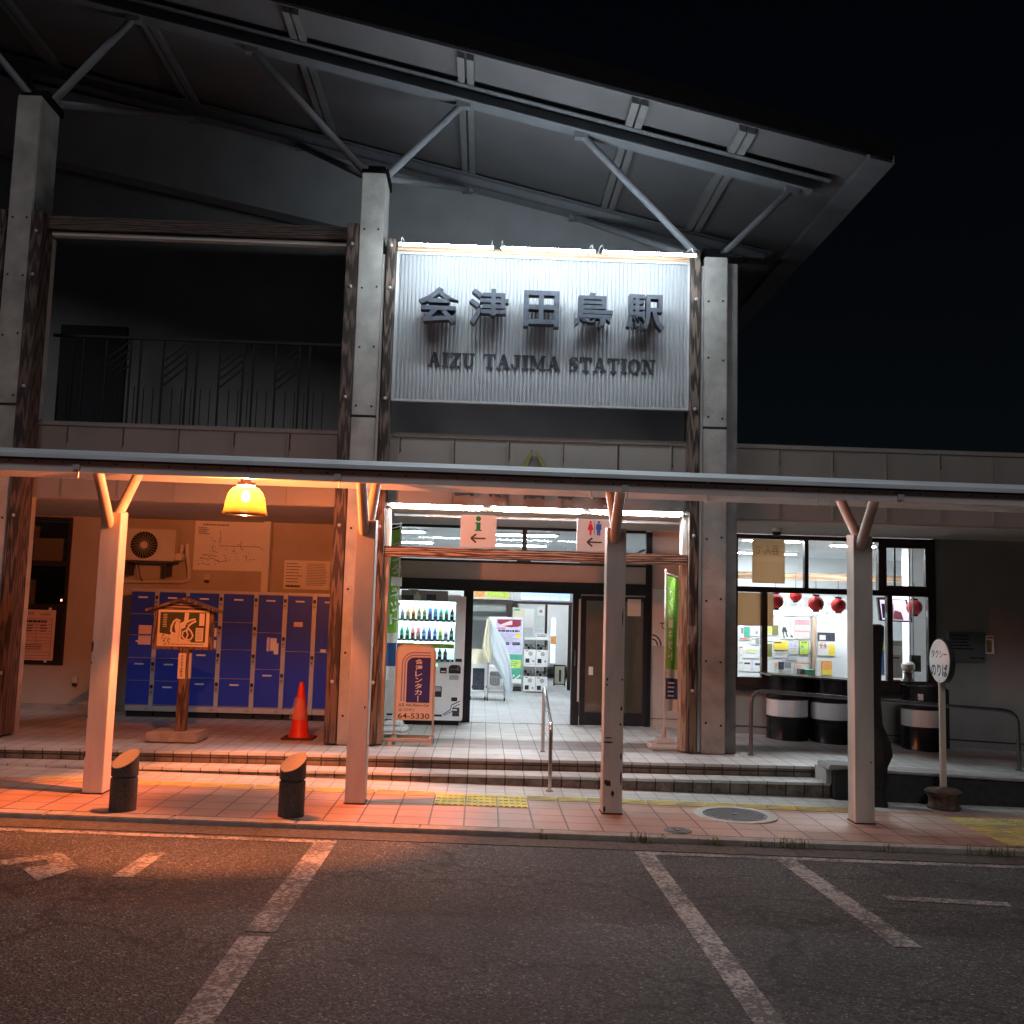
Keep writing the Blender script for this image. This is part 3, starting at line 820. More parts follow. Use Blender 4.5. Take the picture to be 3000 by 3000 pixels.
# ---- lobby
box('lobby_floor', 'floor_in', -3.2, 3.2, 14.561, 26, -.05, 0.002, B)
box('lobby_ceiling', 'wall_white', -3.2, 3.2, 14.63, 21, 2.94, 3.0, B)
box('lobby_wall', 'wall_white', -3.3, -3.2, 14.63, 26, 0, 2.94, B)
box('lobby_wall', 'wall_white', 3.2, 3.3, 15.81, 26, 0, 2.94, B)
box('lobby_wall', 'wall_white', -3.2, 3.2, 26, 26.1, 0, 2.94, B)
LB = 20.9
w = MB()
w.box(-3.2, 3.2, LB, LB+.06, 1.80, 1.87).box(-3.2, 1.36, LB, LB+.1, 0, .55).box(.535, .64, LB-.01, LB+.07, .551, 1.799).box(1.36, 1.405, LB-.01, LB+.07, 0, 1.799).box(-.9, -.82, LB-.01, LB+.07, .551, 1.799).box(1.86, 1.93, LB-.01, LB+.07, 0, 1.799)
w = w.build('inner_screen', 'brown_frame', B)
box('upper_panel', 'wall_white', -3.2, 3.2, LB+.02, LB+.08, 1.871, 2.94, w)
box('low_panel', 'wall_white', -3.2, 1.359, LB-.03, LB-.001, .05, .549, w)
box('pane', 'glass', -.819, .534, LB+.03, LB+.036, .551, 1.799, w)
box('pane', 'glass', .641, 1.359, LB+.03, LB+.036, .551, 1.799, w)
box('counter_panel', 'grey_metal', -.819, .534, LB+.10, LB+.13, 1.42, 1.50, w)
box('roller_shutter', 'flashing', -.8, .53, LB+.10, LB+.14, 1.62, 1.79, w)
box('side_rack', 'grey_metal', 1.95, 2.5, 20.2, 20.85, .0, 1.7, B)
# lobby tactile strip and sill line
mb = MB()
for k in range(4): mb.box(.64+.055*k, .675+.055*k, 14.65, 18.6, .002, .006)
o = mb.build('lobby_guide_strip', 'grey_metal'); o['kind'] = 'structure'
o = MB().box(-.128, 1.35, 14.50, 14.56, .001, .005).build('door_sill', 'stainless'); o['kind'] = 'structure'

# ---- shop front at y = 14.0
W = 14.0
mb = MB(); mb.box(3.2, 6.57, W, W+.12, -.5, .66).box(6.57, 13, W, W+.12, -.6, 2.865).box(3.2, 3.60, W, W+.12, .661, 2.865)
mb.build('shop_wall', 'wall_grey', B)
mb = MB(); mb.prism([(3.2, .10), (3.85, .10), (13, -.26), (13, -.245), (3.85, .115), (3.2, .115)], W-.006, W-.001); mb.build('wall_groove', 'dark_joint', B)
w = MB()
w.box(3.60, 6.57, W-.05, W+.06, .66, .715).box(3.60, 6.57, W-.04, W+.06, 2.79, 2.85).box(3.60, 3.68, W-.04, W+.06, .716, 2.789).box(6.46, 6.57, W-.04, W+.06, .716, 2.789)
w.box(3.681, 6.459, W-.045, W+.06, 2.015, 2.095)
w.box(4.655, 4.712, W-.035, W+.055, 2.096, 2.789).box(5.735, 5.815, W-.04, W+.058, 2.096, 2.789)
w.box(4.03, 4.112, W-.04, W+.058, .716, 2.014).box(5.86, 5.935, W-.04, W+.058, .716, 2.014)
w.box(5.816, 6.459, W-.05, W+.02, 2.715, 2.789).box(5.816, 6.459, W-.05, W+.02, 2.096, 2.165).box(5.816, 5.85, W-.05, W+.02, 2.166, 2.714).box(6.42, 6.459, W-.05, W+.02, 2.166, 2.714)
w.box(3.681, 6.459, W-.03, W+.05, .716, .80)
w = w.build('shop_window', 'brown_frame', B)
for x0, x1, z0, z1 in ((3.681, 4.654, 2.096, 2.789), (4.713, 5.734, 2.096, 2.789), (5.85, 6.42, 2.166, 2.714), (3.681, 4.029, .801, 2.014), (4.113, 5.859, .801, 2.014), (5.936, 6.459, .801, 2.014)):
    box('pane', 'glass', x0, x1, W+.008, W+.014, z0, z1, w)
box('sill', 'black_frame', 3.58, 6.60, W-.09, W-.051, .625, .665, w)
# shop interior
box('shop_floor', 'floor_in', 3.2, 9, 14.121, 20, -.05, .001, B)
box('shop_ceiling', 'wall_white', 3.2, 9, 14.121, 20, 2.9, 2.96, B)
box('shop_wall', 'wall_white', 3.301, 3.36, 14.121, 20, 0, 2.9, B)
box('shop_wall', 'wall_white', 8.9, 9, 14.121, 20, 0, 2.9, B)
box('shop_wall', 'wall_white', 3.361, 8.899, 19.9, 20, 0, 2.9, B)
P_ = 16.55
pw = box('poster_wall', 'wall_white', 3.361, 6.35, P_, P_+.10, 0, 2.02, B)
box('post', 'timber_pale', 5.63, 5.70, P_-.05, P_-.001, 0, 2.02, pw)
box('frieze', 'grey_metal', 3.361, 6.35, P_-.03, P_-.001, 1.86, 2.02, pw)
mb = MB()
for cx_, cz_, r in ((5.30, 1.90, .17), (5.92, 1.92, .11), (4.1, 1.92, .14)):
    for q in (1.0, .55):
        pts = [(cx_+r*q*math.cos(t), cz_+r*q*math.sin(t)) for t in [2*math.pi*k/24 for k in range(25)]]
        mb.stroke(pts, r*.2, P_-.036, P_-.031)
mb.build('ring_pattern', 'wall_white', pw)
box('shop_beam', 'timber_pale_x', 3.361, 8.899, 17.0, 17.15, 2.33, 2.45, B)
box('inner_pillar', 'wall_white', 7.05, 7.35, 15.9, 16.2, 0, 2.9, B)
mb = MB()
for xx in (6.40, 6.45): mb.tube([(xx, 14.45, .75), (xx, 14.45, 2.75)], .012, 8)
mb.build('conduit', 'grey_metal', B, smooth=True)
box('switch_box', 'black_plastic', 6.38, 6.52, 14.36, 14.44, .92, 1.16, B)

# ================================================================== SIGNS ON THE FRONT
def lines(name, mat, x0, x1, z0, z1, n, y, parent, fill=.55, jag=.35, words=False):
    """rows of small print as thin bars (or broken into word-like pieces)"""
    mb = MB(); h = (z1-z0)/n
    for i in range(n):
        zt = z1-h*i; zb = zt-h*fill
        xe = x1-(x1-x0)*random.uniform(0, jag)
        if words:
            x = x0
            while x < xe:
                w_ = random.uniform(.03, .10)*(x1-x0)*2
                mb.box(x, min(x+w_, xe), y-.0012, y, zb, zt); x += w_+.02*(x1-x0)
        else:
            mb.box(x0, xe, y-.0012, y, zb, zt)
    return mb.build(name, mat, parent)

def plate(name, label, cat, mat, x0, x1, y, z0, z1, th=.012, group=None, bevel=0.):
    o = MB().box(x0, x1, y, y+th, z0, z1).build(name, mat, loc=((x0+x1)/2, y+th, z0), bevel=bevel)
    return tag(o, label, cat, group)

def prints(parent, x0, x1, z0, z1, y, items):
    """coloured printed areas on a sheet: (name, material, fx0, fx1, fz0, fz1)"""
    for i, (nm, mt, a, b, c, d) in enumerate(items):
        MB().box(x0+(x1-x0)*a, x0+(x1-x0)*b, y-.0016-.0005*i, y-.0003, z0+(z1-z0)*c, z0+(z1-z0)*d).build(nm, mt, parent)

# station sign -------------------------------------------------------
S_ = thing('station_sign', 'large corrugated metal station name sign above the entrance', 'sign', (.65, 12.0, 4.2))
x0, x1, z0, z1 = -1.20, 2.515, 4.205, 6.12
prof = []
pitch_ = .0495; x = x0+.03
while x < x1-.06:
    prof += [(x, 11.965), (x+.015, 11.965), (x+.022, 11.945), (x+.042, 11.945)]
    x += pitch_
prof += [(x1-.03, 11.965)]
back = [(x1-.03, 11.985), (x0+.03, 11.985)]
MB().prism(prof+back, z0+.03, z1-.03, 'xy').build('panel', 'sign_metal', S_)
f = MB().box(x0-.01, x0+.028, 11.93, 12.0, z0, z1).box(x1-.028, x1+.01, 11.93, 12.0, z0, z1).box(x0+.0285, x1-.0285, 11.93, 12.0, z0, z0+.028).box(x0+.0285, x1-.0285, 11.93, 12.0, z1-.028, z1)
f.build('frame', 'sign_frame', S_)
box('backing', 'roof_dark', -1.1, 2.42, 12.02, 12.06, 4.3, 6.0, S_)
for ch, a, b in zip('会津田島駅', (-.897, -.272, .402, 1.036, 1.68), (-.408, .212, .842, 1.506, 2.152)):
    text('character', ch, 'letter_dark', a, b, 5.145, 5.60, 11.815, S_, bold=.02, depth=.125)
def ell(cx_, cz_, rx, rz, a0, a1, n=14):
    return [(cx_+rx*math.cos(R(a0+(a1-a0)*i/n)), cz_+rz*math.sin(R(a0+(a1-a0)*i/n))) for i in range(n+1)]
G = lambda a, b, c, d: [(a, b), (c, b), (c, d), (a, d)]
SER = {
 'A': (.96, [[(.13, .1), (.22, .1), (.49, .93), (.40, 1.)], [(.38, 1.), (.58, 1.), (.87, .1), (.62, .1)], G(.27, .31, .70, .41), G(0, 0, .35, .11), G(.52, 0, .96, .11)], []),
 'I': (.46, [G(.12, 0, .34, 1), G(0, 0, .46, .11), G(0, .89, .46, 1)], []),
 'Z': (.80, [G(.04, .87, .78, 1), G(0, 0, .78, .13), [(0, .12), (.27, .12), (.78, .88), (.51, .88)], G(.04, .66, .13, .88), G(.70, .12, .79, .36)], []),
 'U': (.92, [G(.12, .3, .34, 1), G(.66, .3, .77, 1), G(0, .89, .46, 1), G(.52, .89, .92, 1)], [(ell(.475, .31, .245, .255, 180, 360), [.22]*5+[.18, .16, .14, .13]+[.11]*6)]),
 'T': (.86, [G(.32, 0, .54, 1), G(.2, 0, .66, .11), G(0, .87, .86, 1), G(0, .64, .09, .88), G(.77, .64, .86, .88)], []),
 'J': (.68, [G(.34, .28, .56, 1), G(.2, .89, .68, 1), G(.0, .2, .15, .36)], [(ell(.26, .28, .19, .215, 360, 180), [.22]*5+[.18, .15]+[.12]*8)]),
 'M': (1.17, [G(.14, 0, .24, 1), G(.84, 0, 1.05, 1), [(.10, 1), (.34, 1), (.63, .28), (.54, .06)], [(.54, .06), (.63, .06), (.96, 1), (.85, 1)], G(0, 0, .38, .11), G(.72, 0, 1.17, .11), G(0, .89, .3, 1), G(.86, .89, 1.17, 1)], []),
 'S': (.72, [G(.57, .68, .66, .99), G(.06, .01, .15, .32)], [([(.62, .70), (.58, .86), (.42, .945), (.24, .92), (.14, .78), (.19, .63), (.36, .53), (.54, .42), (.62, .28), (.56, .12), (.40, .055), (.2, .1), (.1, .28)], [.1, .1, .11, .13, .18, .21, .22, .22, .19, .14, .11, .1, .1])]),
 'O': (.90, [], [(ell(.45, .5, .34, .445, 90, 450, 28), [.10+.13*abs(math.cos(R(90+360*i/28))) for i in range(29)])]),
 'N': (1.0, [G(.14, 0, .25, 1), G(.72, 0, .83, 1), [(.1, 1), (.36, 1), (.83, 0), (.62, 0)], G(0, 0, .39, .11), G(0, .89, .3, 1), G(.57, .89, .98, 1)], []),
}
def serif(s, x0, x1, z0, z1, y0, y1, mat, parent, gap=.07, space=.5):
    W_ = sum((SER[c][0]+gap) if c != ' ' else space for c in s)-gap
    k = (x1-x0)/W_; h = z1-z0; x = x0
    for c in s:
        if c == ' ': x += space*k; continue
        w_, P, Q = SER[c]; mb = MB(); e = 0
        for p in P:
            mb.prism([(x+a*k, z0+b*h) for a, b in p], y0+e, y1); e += .0008
        for p, wd in Q:
            mb.stroke([(x+a*k, z0+b*h) for a, b in p], [q*k for q in wd], y0+e, y1); e += .0008
        mb.build('letter', mat, parent); x += (w_+gap)*k
serif('AIZU TAJIMA STATION', -.775, 2.09, 4.655, 4.84, 11.932, 11.944, 'letter_black', S_)

# characters and emblem on the sheet-metal fascia, mostly hidden by the canopy
t = thing('fascia_lettering', 'dark station name letters with gable emblem on the fascia behind the canopy', 'sign', (.6, 12.1, 3.03))
for ch, a, b in zip('会津田島駅', (-.42, .03, .475, .905, 1.335), (-.12, .32, .735, 1.165, 1.63)):
    text('character', ch, 'letter_dark', a, b, 3.04, 3.34, 12.03, t, bold=.03, depth=.05)
MB().prism([(.41, 3.40), (.555, 3.665), (.585, 3.665), (.50, 3.40)], 12.05, 12.08).build('emblem', 'olive_print', t)
MB().prism([(.71, 3.40), (.605, 3.655), (.635, 3.655), (.80, 3.40)], 12.05, 12.08).build('emblem', 'olive_print', t)

# fluorescent tubes ---------------------------------------------------
def tube_lamp(xa, xb, y, z, mt, label, group, bracket):
    t = thing('fluorescent_tube', label, 'lamp', ((xa+xb)/2, y, z-.03), group)
    MB().tube([(xa+.02, y, z), (xb-.02, y, z)], .016, 12).build('glass_tube', mt, t, smooth=True)
    MB().tube([(xa, y, z), (xa+.019, y, z)], .019, 12).tube([(xb-.019, y, z), (xb, y, z)], .019, 12).build('end_cap', 'grey_metal', t)
    bracket(t, xa, xb)
def br_top(t, xa, xb):
    for xx in (xa+.03, xb-.03):
        MB().tube([(xx, 11.29, 5.975), (xx, 11.45, 6.12), (xx, 11.70, 6.18), (xx, 11.948, 6.185)], .009, 6).build('bracket', 'grey_metal', t)
box('sign_head_board', 'timber_pale_x', -1.205, 2.52, 11.95, 12.02, 6.13, 6.20, B)
for (a, b), w_ in zip(((-1.14, .02), (.08, 1.24), (1.30, 2.46)), ('left', 'middle', 'right')):
    tube_lamp(a, b, 11.27, 5.965, 'tube_em', {'left': 'lit fluorescent tube above the station sign, nearest the middle column', 'middle': 'lit fluorescent tube above the station sign, centre of three', 'right': 'lit fluorescent tube above the station sign, nearest the right column'}[w_], 'fluorescent tubes above the station sign', br_top)
def br_low(t, xa, xb):
    for xx in (xa+.03, xb-.03): box('bracket', 'grey_metal', xx-.012, xx+.012, 11.862, 11.899, 2.862, 2.874, t)
    box('added_light_shield', 'grey_metal', xa, xb, 11.83, 12.09, 2.910, 2.918, t)  # added plate over the tube, keeps its direct light off the fascia
for (a, b), w_ in zip(((-1.17, -.01), (.06, 1.22), (1.29, 2.45)), (0, 1, 2)):
    tube_lamp(a, b, 11.868, 2.892, 'tube_em2', ('lit fluorescent tube over the entrance above the green information sign', 'lit fluorescent tube over the middle of the entrance', 'lit fluorescent tube over the entrance nearest the right column')[w_], 'fluorescent tubes over the entrance', br_low)

# direction signs over the crossbeam -----------------------------------
o = plate('information_sign', 'white square sign with green letter i and arrow over the entrance', 'sign', 'white_plastic', -.292, .148, 11.845, 2.405, 2.80, .03, 'direction signs over the entrance', .004)
MB().lathe([(.032, -.002), (.032, 0)], (-.075, 11.8445, 2.755), 16, 'y').build('letter_dot', 'green', o)
MB().box(-.098, -.048, 11.842, 11.8445, 2.62, 2.71).box(-.112, -.0985, 11.842, 11.8445, 2.692, 2.71).box(-.115, -.032, 11.842, 11.8445, 2.605, 2.6195).build('letter', 'green', o)
def arrow(cx_, cz_, y, parent):
    mb = MB().box(cx_-.075, cx_+.09, y-.003, y-.0005, cz_-.009, cz_+.009)
    mb.stroke([(cx_-.025, cz_+.052), (cx_-.088, cz_)], .02, y-.0036, y-.0005).stroke([(cx_-.088, cz_), (cx_-.025, cz_-.052)], .02, y-.0042, y-.0005)
    mb.build('arrow', 'dark_print', parent)
arrow(-.072, 2.515, 11.845, o)
o = plate('restroom_sign', 'white square sign with red and blue restroom figures and arrow', 'sign', 'white_plastic', 1.135, 1.575, 11.845, 2.40, 2.795, .03, 'direction signs over the entrance', .004)
def person_sign(cx_, mt, dress, y, o, s=1.):
    MB().lathe([(.016*s, -.002), (.016*s, 0)], (cx_, y, 2.755), 14, 'y').build('figure_head', mt, o)
    if dress:
        MB().prism([(cx_-.018*s, 2.735), (cx_+.018*s, 2.735), (cx_+.036*s, 2.665), (cx_+.014*s, 2.655), (cx_+.010*s, 2.595), (cx_-.010*s, 2.595), (cx_-.014*s, 2.655), (cx_-.036*s, 2.665)], y-.002, y).build('figure', mt, o)
    else:
        MB().prism([(cx_-.032*s, 2.735), (cx_+.032*s, 2.735), (cx_+.034*s, 2.665), (cx_+.022*s, 2.665), (cx_+.020*s, 2.595), (cx_+.003*s, 2.595), (cx_, 2.65), (cx_-.003*s, 2.595), (cx_-.020*s, 2.595), (cx_-.022*s, 2.665), (cx_-.034*s, 2.665)], y-.002, y).build('figure', mt, o)
person_sign(1.30, 'red', True, 11.8445, o); person_sign(1.40, 'blue', False, 11.8445, o)
MB().box(1.347, 1.352, 11.842, 11.8445, 2.60, 2.77).build('divider', 'dark_print', o)
arrow(1.35, 2.51, 11.845, o)

# ================================================================== COVERED WALKWAY
C_ = thing('walkway_canopy', 'long covered walkway with grey curved roof on cream steel posts', 'canopy', (0, 9.5, PV(0)))
CX0, CX1 = -9, 9
arc = []
for i in range(15):
    u_ = i/14
    y = 8.86+u_*1.55
    z = 2.868 + .185*math.sin(math.pi*(.06+.88*u_)) - .045
    arc.append((y, z))
arc = [(8.835, 2.852), (8.838, 2.868)] + arc
top = [(y, z+.022) for y, z in arc]
MB().prism(arc + top[::-1], CX0, CX1, 'yz').build('roof_sheet', 'canopy_sheet', C_, smooth=True)
mb = MB()
for xx in (-6.2, -4.05, -1.62, .80, 2.05, 3.25, 5.7):
    pts = [(xx+.35*(i/14), y, z+.024) for i, (y, z) in enumerate(arc[2:])]
    mb.tube(pts, .012, 6)
mb.build('roof_seam', 'flashing', C_)
MB().box(CX0, CX1, 8.905, 8.95, 2.738, 2.842).build('fascia', 'canopy_fascia', C_)
mb = MB(); xx = CX0+.1
while xx < CX1: mb.box(xx-.006, xx+.006, 8.90, 8.906, 2.832, 2.846); xx += .24
mb.build('fascia_clip', 'dark_joint', C_)
MB().box(CX0, CX1, 8.87, 8.904, 2.843, 2.851).box(CX0, CX1, 8.951, 9.02, 2.842, 2.851).build('gasket', 'dark_joint', C_)
MB().prism([(9.03, 2.846), (10.35, 2.968), (10.35, 2.974), (9.03, 2.852)], CX0, CX1, 'yz').build('underside', 'canopy_under', C_)
MB().box(CX0, CX1, 10.352, 10.40, 2.965, 3.02).build('rear_edge', 'canopy_fascia', C_)
for xx in (-3.72, -1.35, 1.30, 3.88): MB().box(xx-.04, xx+.02, 8.885, 8.904, 2.775, 2.835).tube([(xx+.01, 8.895, 2.70), (xx+.01, 8.895, 2.78)], .006, 6).build('joint_clip', 'flashing', C_)
for o_ in C_.children:          # the roof rises slightly towards the left end
    for v in o_.data.vertices: v.co.z += .0075*max(0., 1.6-v.co.x)
for i, px in enumerate((-6.0, -3.58, -1.14, 1.29, 3.71, 6.13)):
    zb = PV(px)
    p = MB().box(px-.093, px+.093, 9.40, 9.59, zb, 2.47).prism([(9.40, 2.47), (9.59, 2.47), (9.59, 2.50), (9.40, 2.475)], px-.093, px+.093, 'yz').build('post', 'post_paint', C_, bevel=.006)
    MB().box(px-.10, px+.10, 9.392, 9.598, zb-.01, zb+.012).build('base_plate', 'rust', p)
    MB().tube([(px-.02, 9.43, 2.36), (px-.02, 9.02, 2.845+.0075*max(0., 1.6-px))], .05, 14).build('strut', 'post_paint', C_, smooth=True)
    MB().tube([(px+.01, 9.52, 2.44), (px+.01, 10.05, 2.925+.0075*max(0., 1.6-px))], .05, 14).build('strut', 'post_paint', C_, smooth=True)
    # flaked paint where the rust comes through
    spots = {1: [(-.088, 1.2, .02, .10), (-.088, 1.05, .012, .02), (-.088, .55, .01, .02), (-.088, .2, .012, .09)],
             3: [(-.045, .47, .07, .012), (-.05, .43, .09, .02), (.07, .75, .02, .05), (-.07, 1.02, .02, .03), (-.07, .97, .025, .02), (.075, 1.02, .02, .02),
                 (-.05, .05, .06, .07), (.07, 1.6, .012, .2), (.075, .3, .015, .06), (.078, .1, .015, .12), (.0, -.05, .03, .06), (.065, .6, .02, .03), (-.075, -.19, .02, .06)]}.get(i, [(.06, .1+.3*i % 1, .012, .03)])
    mb = MB()
    for sx, sz, w_, h_ in spots:
        n_ = 9; a0 = random.random()*6
        mb.prism([(px+sx+w_*.6*math.cos(a0+6.283*k/n_)*random.uniform(.55, 1.1), sz+h_*.6*math.sin(a0+6.283*k/n_)*random.uniform(.55, 1.1)) for k in range(n_)], 9.3985, 9.41)
    mb.build('rust_patch', 'rust', p)

# amber lamp under the canopy
LX, LY = -2.27, 9.24
t = thing('pendant_lamp', 'glowing amber bell-shaped pendant lamp under the walkway canopy', 'lamp', (LX, LY, 2.846))
MB().lathe([(.055, 2.745), (.055, 2.846)], (LX, LY, 0), 20).build('holder', 'steel_cream', t, smooth=True)
mb = MB().lathe([(.075, 2.727), (.088, 2.733), (.088, 2.744), (.06, 2.7445)], (LX, LY, 0), 24)
for k in range(12): mb.lathe([(.004, 0), (.012, .006), (.012, .016), (.004, .02)], (LX+.075*math.cos(k*.5236), LY+.075*math.sin(k*.5236), 2.745), 8)
mb.build('collar', 'steel_cream', t, smooth=True)
pr = [(.078, 2.725), (.12, 2.708), (.15, 2.675), (.172, 2.63), (.186, 2.57), (.194, 2.51), (.203, 2.475), (.206, 2.465)]
mb = MB(); seg = 40; rings = []
for r_, z_ in pr: rings.append([mb.bm.verts.new((LX+r_*math.cos(6.28318*k/seg), LY+r_*math.sin(6.28318*k/seg), z_)) for k in range(seg)])
for i in range(len(rings)-1):
    for k in range(seg): mb.bm.faces.new((rings[i][k], rings[i][(k+1) % seg], rings[i+1][(k+1) % seg], rings[i+1][k]))
mb.build('shade', 'shade', t, smooth=True)
mb = MB(); mb.tube([(LX+.205*math.cos(6.28318*k/40), LY+.205*math.sin(6.28318*k/40), 2.466) for k in range(41)], .006, 8, caps=False)
mb.build('rim', 'shade', t, smooth=True)
MB().lathe([(.01, -.05), (.035, -.035), (.042, 0), (.03, .035), (.02, .06)], (LX, LY, 2.625), 20).build('bulb', 'sodium_em', t, smooth=True)
ld = bpy.data.lights.new('lamp_light', 'POINT'); lo = bpy.data.objects.new('lamp_light', ld); col.objects.link(lo)
ld.energy = 1350; ld.color = (1.0, .23, .06); ld.shadow_soft_size = .03
lo.parent = t; lo.location = (0, 0, -.135)
t.location.z += .026

# ================================================================== LEFT BAY
# coin lockers
LF = 14.2
UN = [(-5.03, -4.705, (.80, .61, .41, .21)), (-4.636, -4.261, (.80, .41, .21)), (-4.205, -3.788, (.745, .50, .245)), (-3.719, -3.287, (.745, .50, .245)), (-3.217, -2.868, (.66, .335)), (-2.798, -2.449, (.5,)), (-2.379, -2.03, (.5,))]
LBL = ['dark blue coin locker column with five doors beside the white walkway post', 'blue coin locker column with four doors, tag stickers, partly behind the map board', 'blue coin locker column with four doors directly behind the map board post',
       'blue coin locker column with four equal doors and one label, right of the map board', 'blue coin locker column with three doors and stuck-on notices', 'blue coin locker column with two tall doors behind the traffic cone', 'blue coin locker column half hidden by the timber upright']
for i, ((a, b, sp), lb) in enumerate(zip(UN, LBL)):
    t = thing('coin_locker', lb, 'locker', ((a+b)/2, LF+.2, 0), 'row of coin lockers')
    z0, z1 = .09, 1.815
    xs = b+.0645 if i < 6 else b+.03
    xl = a-.002
    MB().box(xl, xs, LF+.012, LF+.58, z0-.005, z1).box(xl, xs, LF-.004, LF+.0115, z1-.035, z1).box(xl, xs, LF-.004, LF+.0115, z0-.005, z0+.075).box(b+.002, xs, LF-.004, LF+.0115, z0+.0755, z1-.0355).build('cabinet', 'locker_frame', t, bevel=.002)
    box('kick_base', 'black_plastic', xl+.01, xs-.01, LF+.03, LF+.5, 0, .084, t)
    lv = [1.0]+list(sp)+[0.0]
    dz0, dz1 = z0+.08, z1-.04
    for j in range(len(lv)-1):
        za = dz0+(dz1-dz0)*lv[j+1]+.003; zb = dz0+(dz1-dz0)*lv[j]-.003
        d = MB().box(a, b, LF-.012, LF+.010, za, zb).build('door', 'locker_blue', t, bevel=.003)
        box('edge_strip', 'locker_frame', a+.004, b-.004, LF-.0145, LF-.0123, za+.001, za+.006, d)
        if (i*3+j) % 3 != 1 and (i, j) != (3, 2):
            cx_ = (a+b)/2
            box('number_label', 'white_paper', cx_-.065, cx_+.065, LF-.0135, LF-.0122, zb-.09, zb-.068, d)
        k = MB().box(b+.012, b+.052, LF-.012, LF-.0045, zb-.10, zb-.05).build('lock', 'black_plastic', t)
        MB().lathe([(.011, 0), (.009, -.02)], (b+.03, LF-.0082, zb-.15), 10, 'y').build('key', 'black_plastic', k)
        box('lock_plate', 'grey_metal', b+.008, b+.055, LF-.008, LF-.0045, zb-.20, zb-.105, k)
    box('vent', 'grey_metal', b-.05, b+.02, LF-.008, LF-.0045, z0+.012, z0+.05, t)
    if i == 0:
        for zz in (1.17, 1.02): box('notice', 'pink_paper', -4.90, -4.72, LF-.014, LF-.0125, zz, zz+.125, t)
    if i == 2:
        for zz in (1.05, 1.22): box('notice', 'white_paper', -3.86, -3.79, LF-.014, LF-.0125, zz-.06, zz+.06, t)
    if i == 4:
        box('notice', 'white_paper', -3.02, -2.93, LF-.0145, LF-.0125, .98, 1.16, t); box('notice', 'lilac_print', -3.07, -3.03, LF-.0145, LF-.0125, .97, 1.17, t); box('notice', 'white_paper', -2.965, -2.90, LF-.0165, LF-.0146, .93, 1.09, t)
    if i == 5:
        box('notice', 'pink_paper', -2.70, -2.57, LF-.0145, LF-.0125, 1.33, 1.40, t)
    if i == 6:
        box('notice', 'white_paper', -2.30, -2.22, LF-.0145, LF-.0125, .97, 1.02, t)

# air conditioner outdoor unit on a wall bracket
t = thing('air_conditioner', 'white air conditioner outdoor unit on wall bracket above the lockers', 'air conditioner', (-5.0, 14.6, 2.2))
ay = 14.47
a0, a1, z0, z1 = -5.36, -4.555, 2.235, 2.70
MB().box(a0, a1, ay, ay+.29, z0, z1).build('casing', 'ac_white', t, bevel=.015)
fc = (-5.0, 2.46)
MB().lathe([(.198, -.004), (.19, -.008), (.0, -.008)][:2]+[(.185, -.004)], (fc[0], ay, fc[1]), 36, 'y').build('fan_recess', 'ac_dark', t)
mb = MB()
for k in range(26):
    th = 6.28318*k/26
    p0 = (fc[0]+.06*math.cos(th), ay-.011, fc[1]+.06*math.sin(th)); p1 = (fc[0]+.19*math.cos(th+.35), ay-.011, fc[1]+.19*math.sin(th+.35))
    mb.tube([p0, ((p0[0]+p1[0])/2+.004, ay-.016, (p0[1] if False else (p0[2]+p1[2])/2)), p1], .0032, 5)
mb.build('grille', 'ac_white', t)
MB().lathe([(.055, -.006), (.055, -.016), (.045, -.02)], (fc[0], ay, fc[1]), 24, 'y').build('grille_hub', 'ac_white', t)
MB().box(a0+.05, a1-.02, ay+.03, 14.80, z0-.035, z0-.004).box(a0+.08, a0+.12, ay+.05, 14.81, z0-.22, z0-.036).box(a1-.16, a1-.12, ay+.05, 14.81, z0-.22, z0-.036).build('bracket', 'ac_dark', t)
MB().box(a1+.002, a1+.10, ay+.04, ay+.2, z0+.02, z0+.12).build('valve_cover', 'ac_white', t, bevel=.01)
MB().tube([(a1+.06, ay+.12, z0+.13), (a1+.08, ay+.12, z0+.25), (a1+.14, ay+.12, z0+.26), (a1+.15, ay+.14, z0+.1), (a1+.145, 14.76, z0-.1), (a1+.145, 14.77, 1.98), (a1+.05, 14.77, 1.94), (a0, 14.77, 1.93)], .032, 10).build('pipe', 'ac_white', t, smooth=True)
MB().tube([(a0+.25, ay+.1, z0-.03), (a0+.3, ay+.1, z0-.25), (a0+.27, 14.78, z0-.31)], .008, 6).build('cable', 'ac_dark', t)

# railway route map on the wall
o = plate('route_map', 'white route map board with railway lines on the wall', 'map', 'white_paper', -4.365, -3.20, WL-.03, 2.128, 2.868, .025)
mb = MB()
def P2(u_, v_): return (-4.365+1.165*u_, 2.128+.74*v_)
yy0 = WL-.031
for pth in ([(.33, .8), (.33, .50), (.84, .50), (.90, .42), (.93, .36)], [(.97, .82), (.95, .55), (.93, .40), (.93, .30), (.90, .2), (.88, .12)], [(.93, .33), (.96, .2), (.96, .1)], [(.60, .62), (.60, .47), (.63, .41)], [(.08, .26), (.17, .22), (.26, .24), (.33, .17), (.43, .20)], [(.10, .32), (.22, .30), (.30, .28)], [(.13, .20), (.11, .13), (.22, .11)], [(.24, .52), (.24, .40), (.30, .36)], [(.68, .32), (.68, .20)]):
    mb.stroke([P2(*q) for q in pth], .010, yy0-.001, yy0)
mb.build('route_line', 'grey_print', o)
mb = MB()
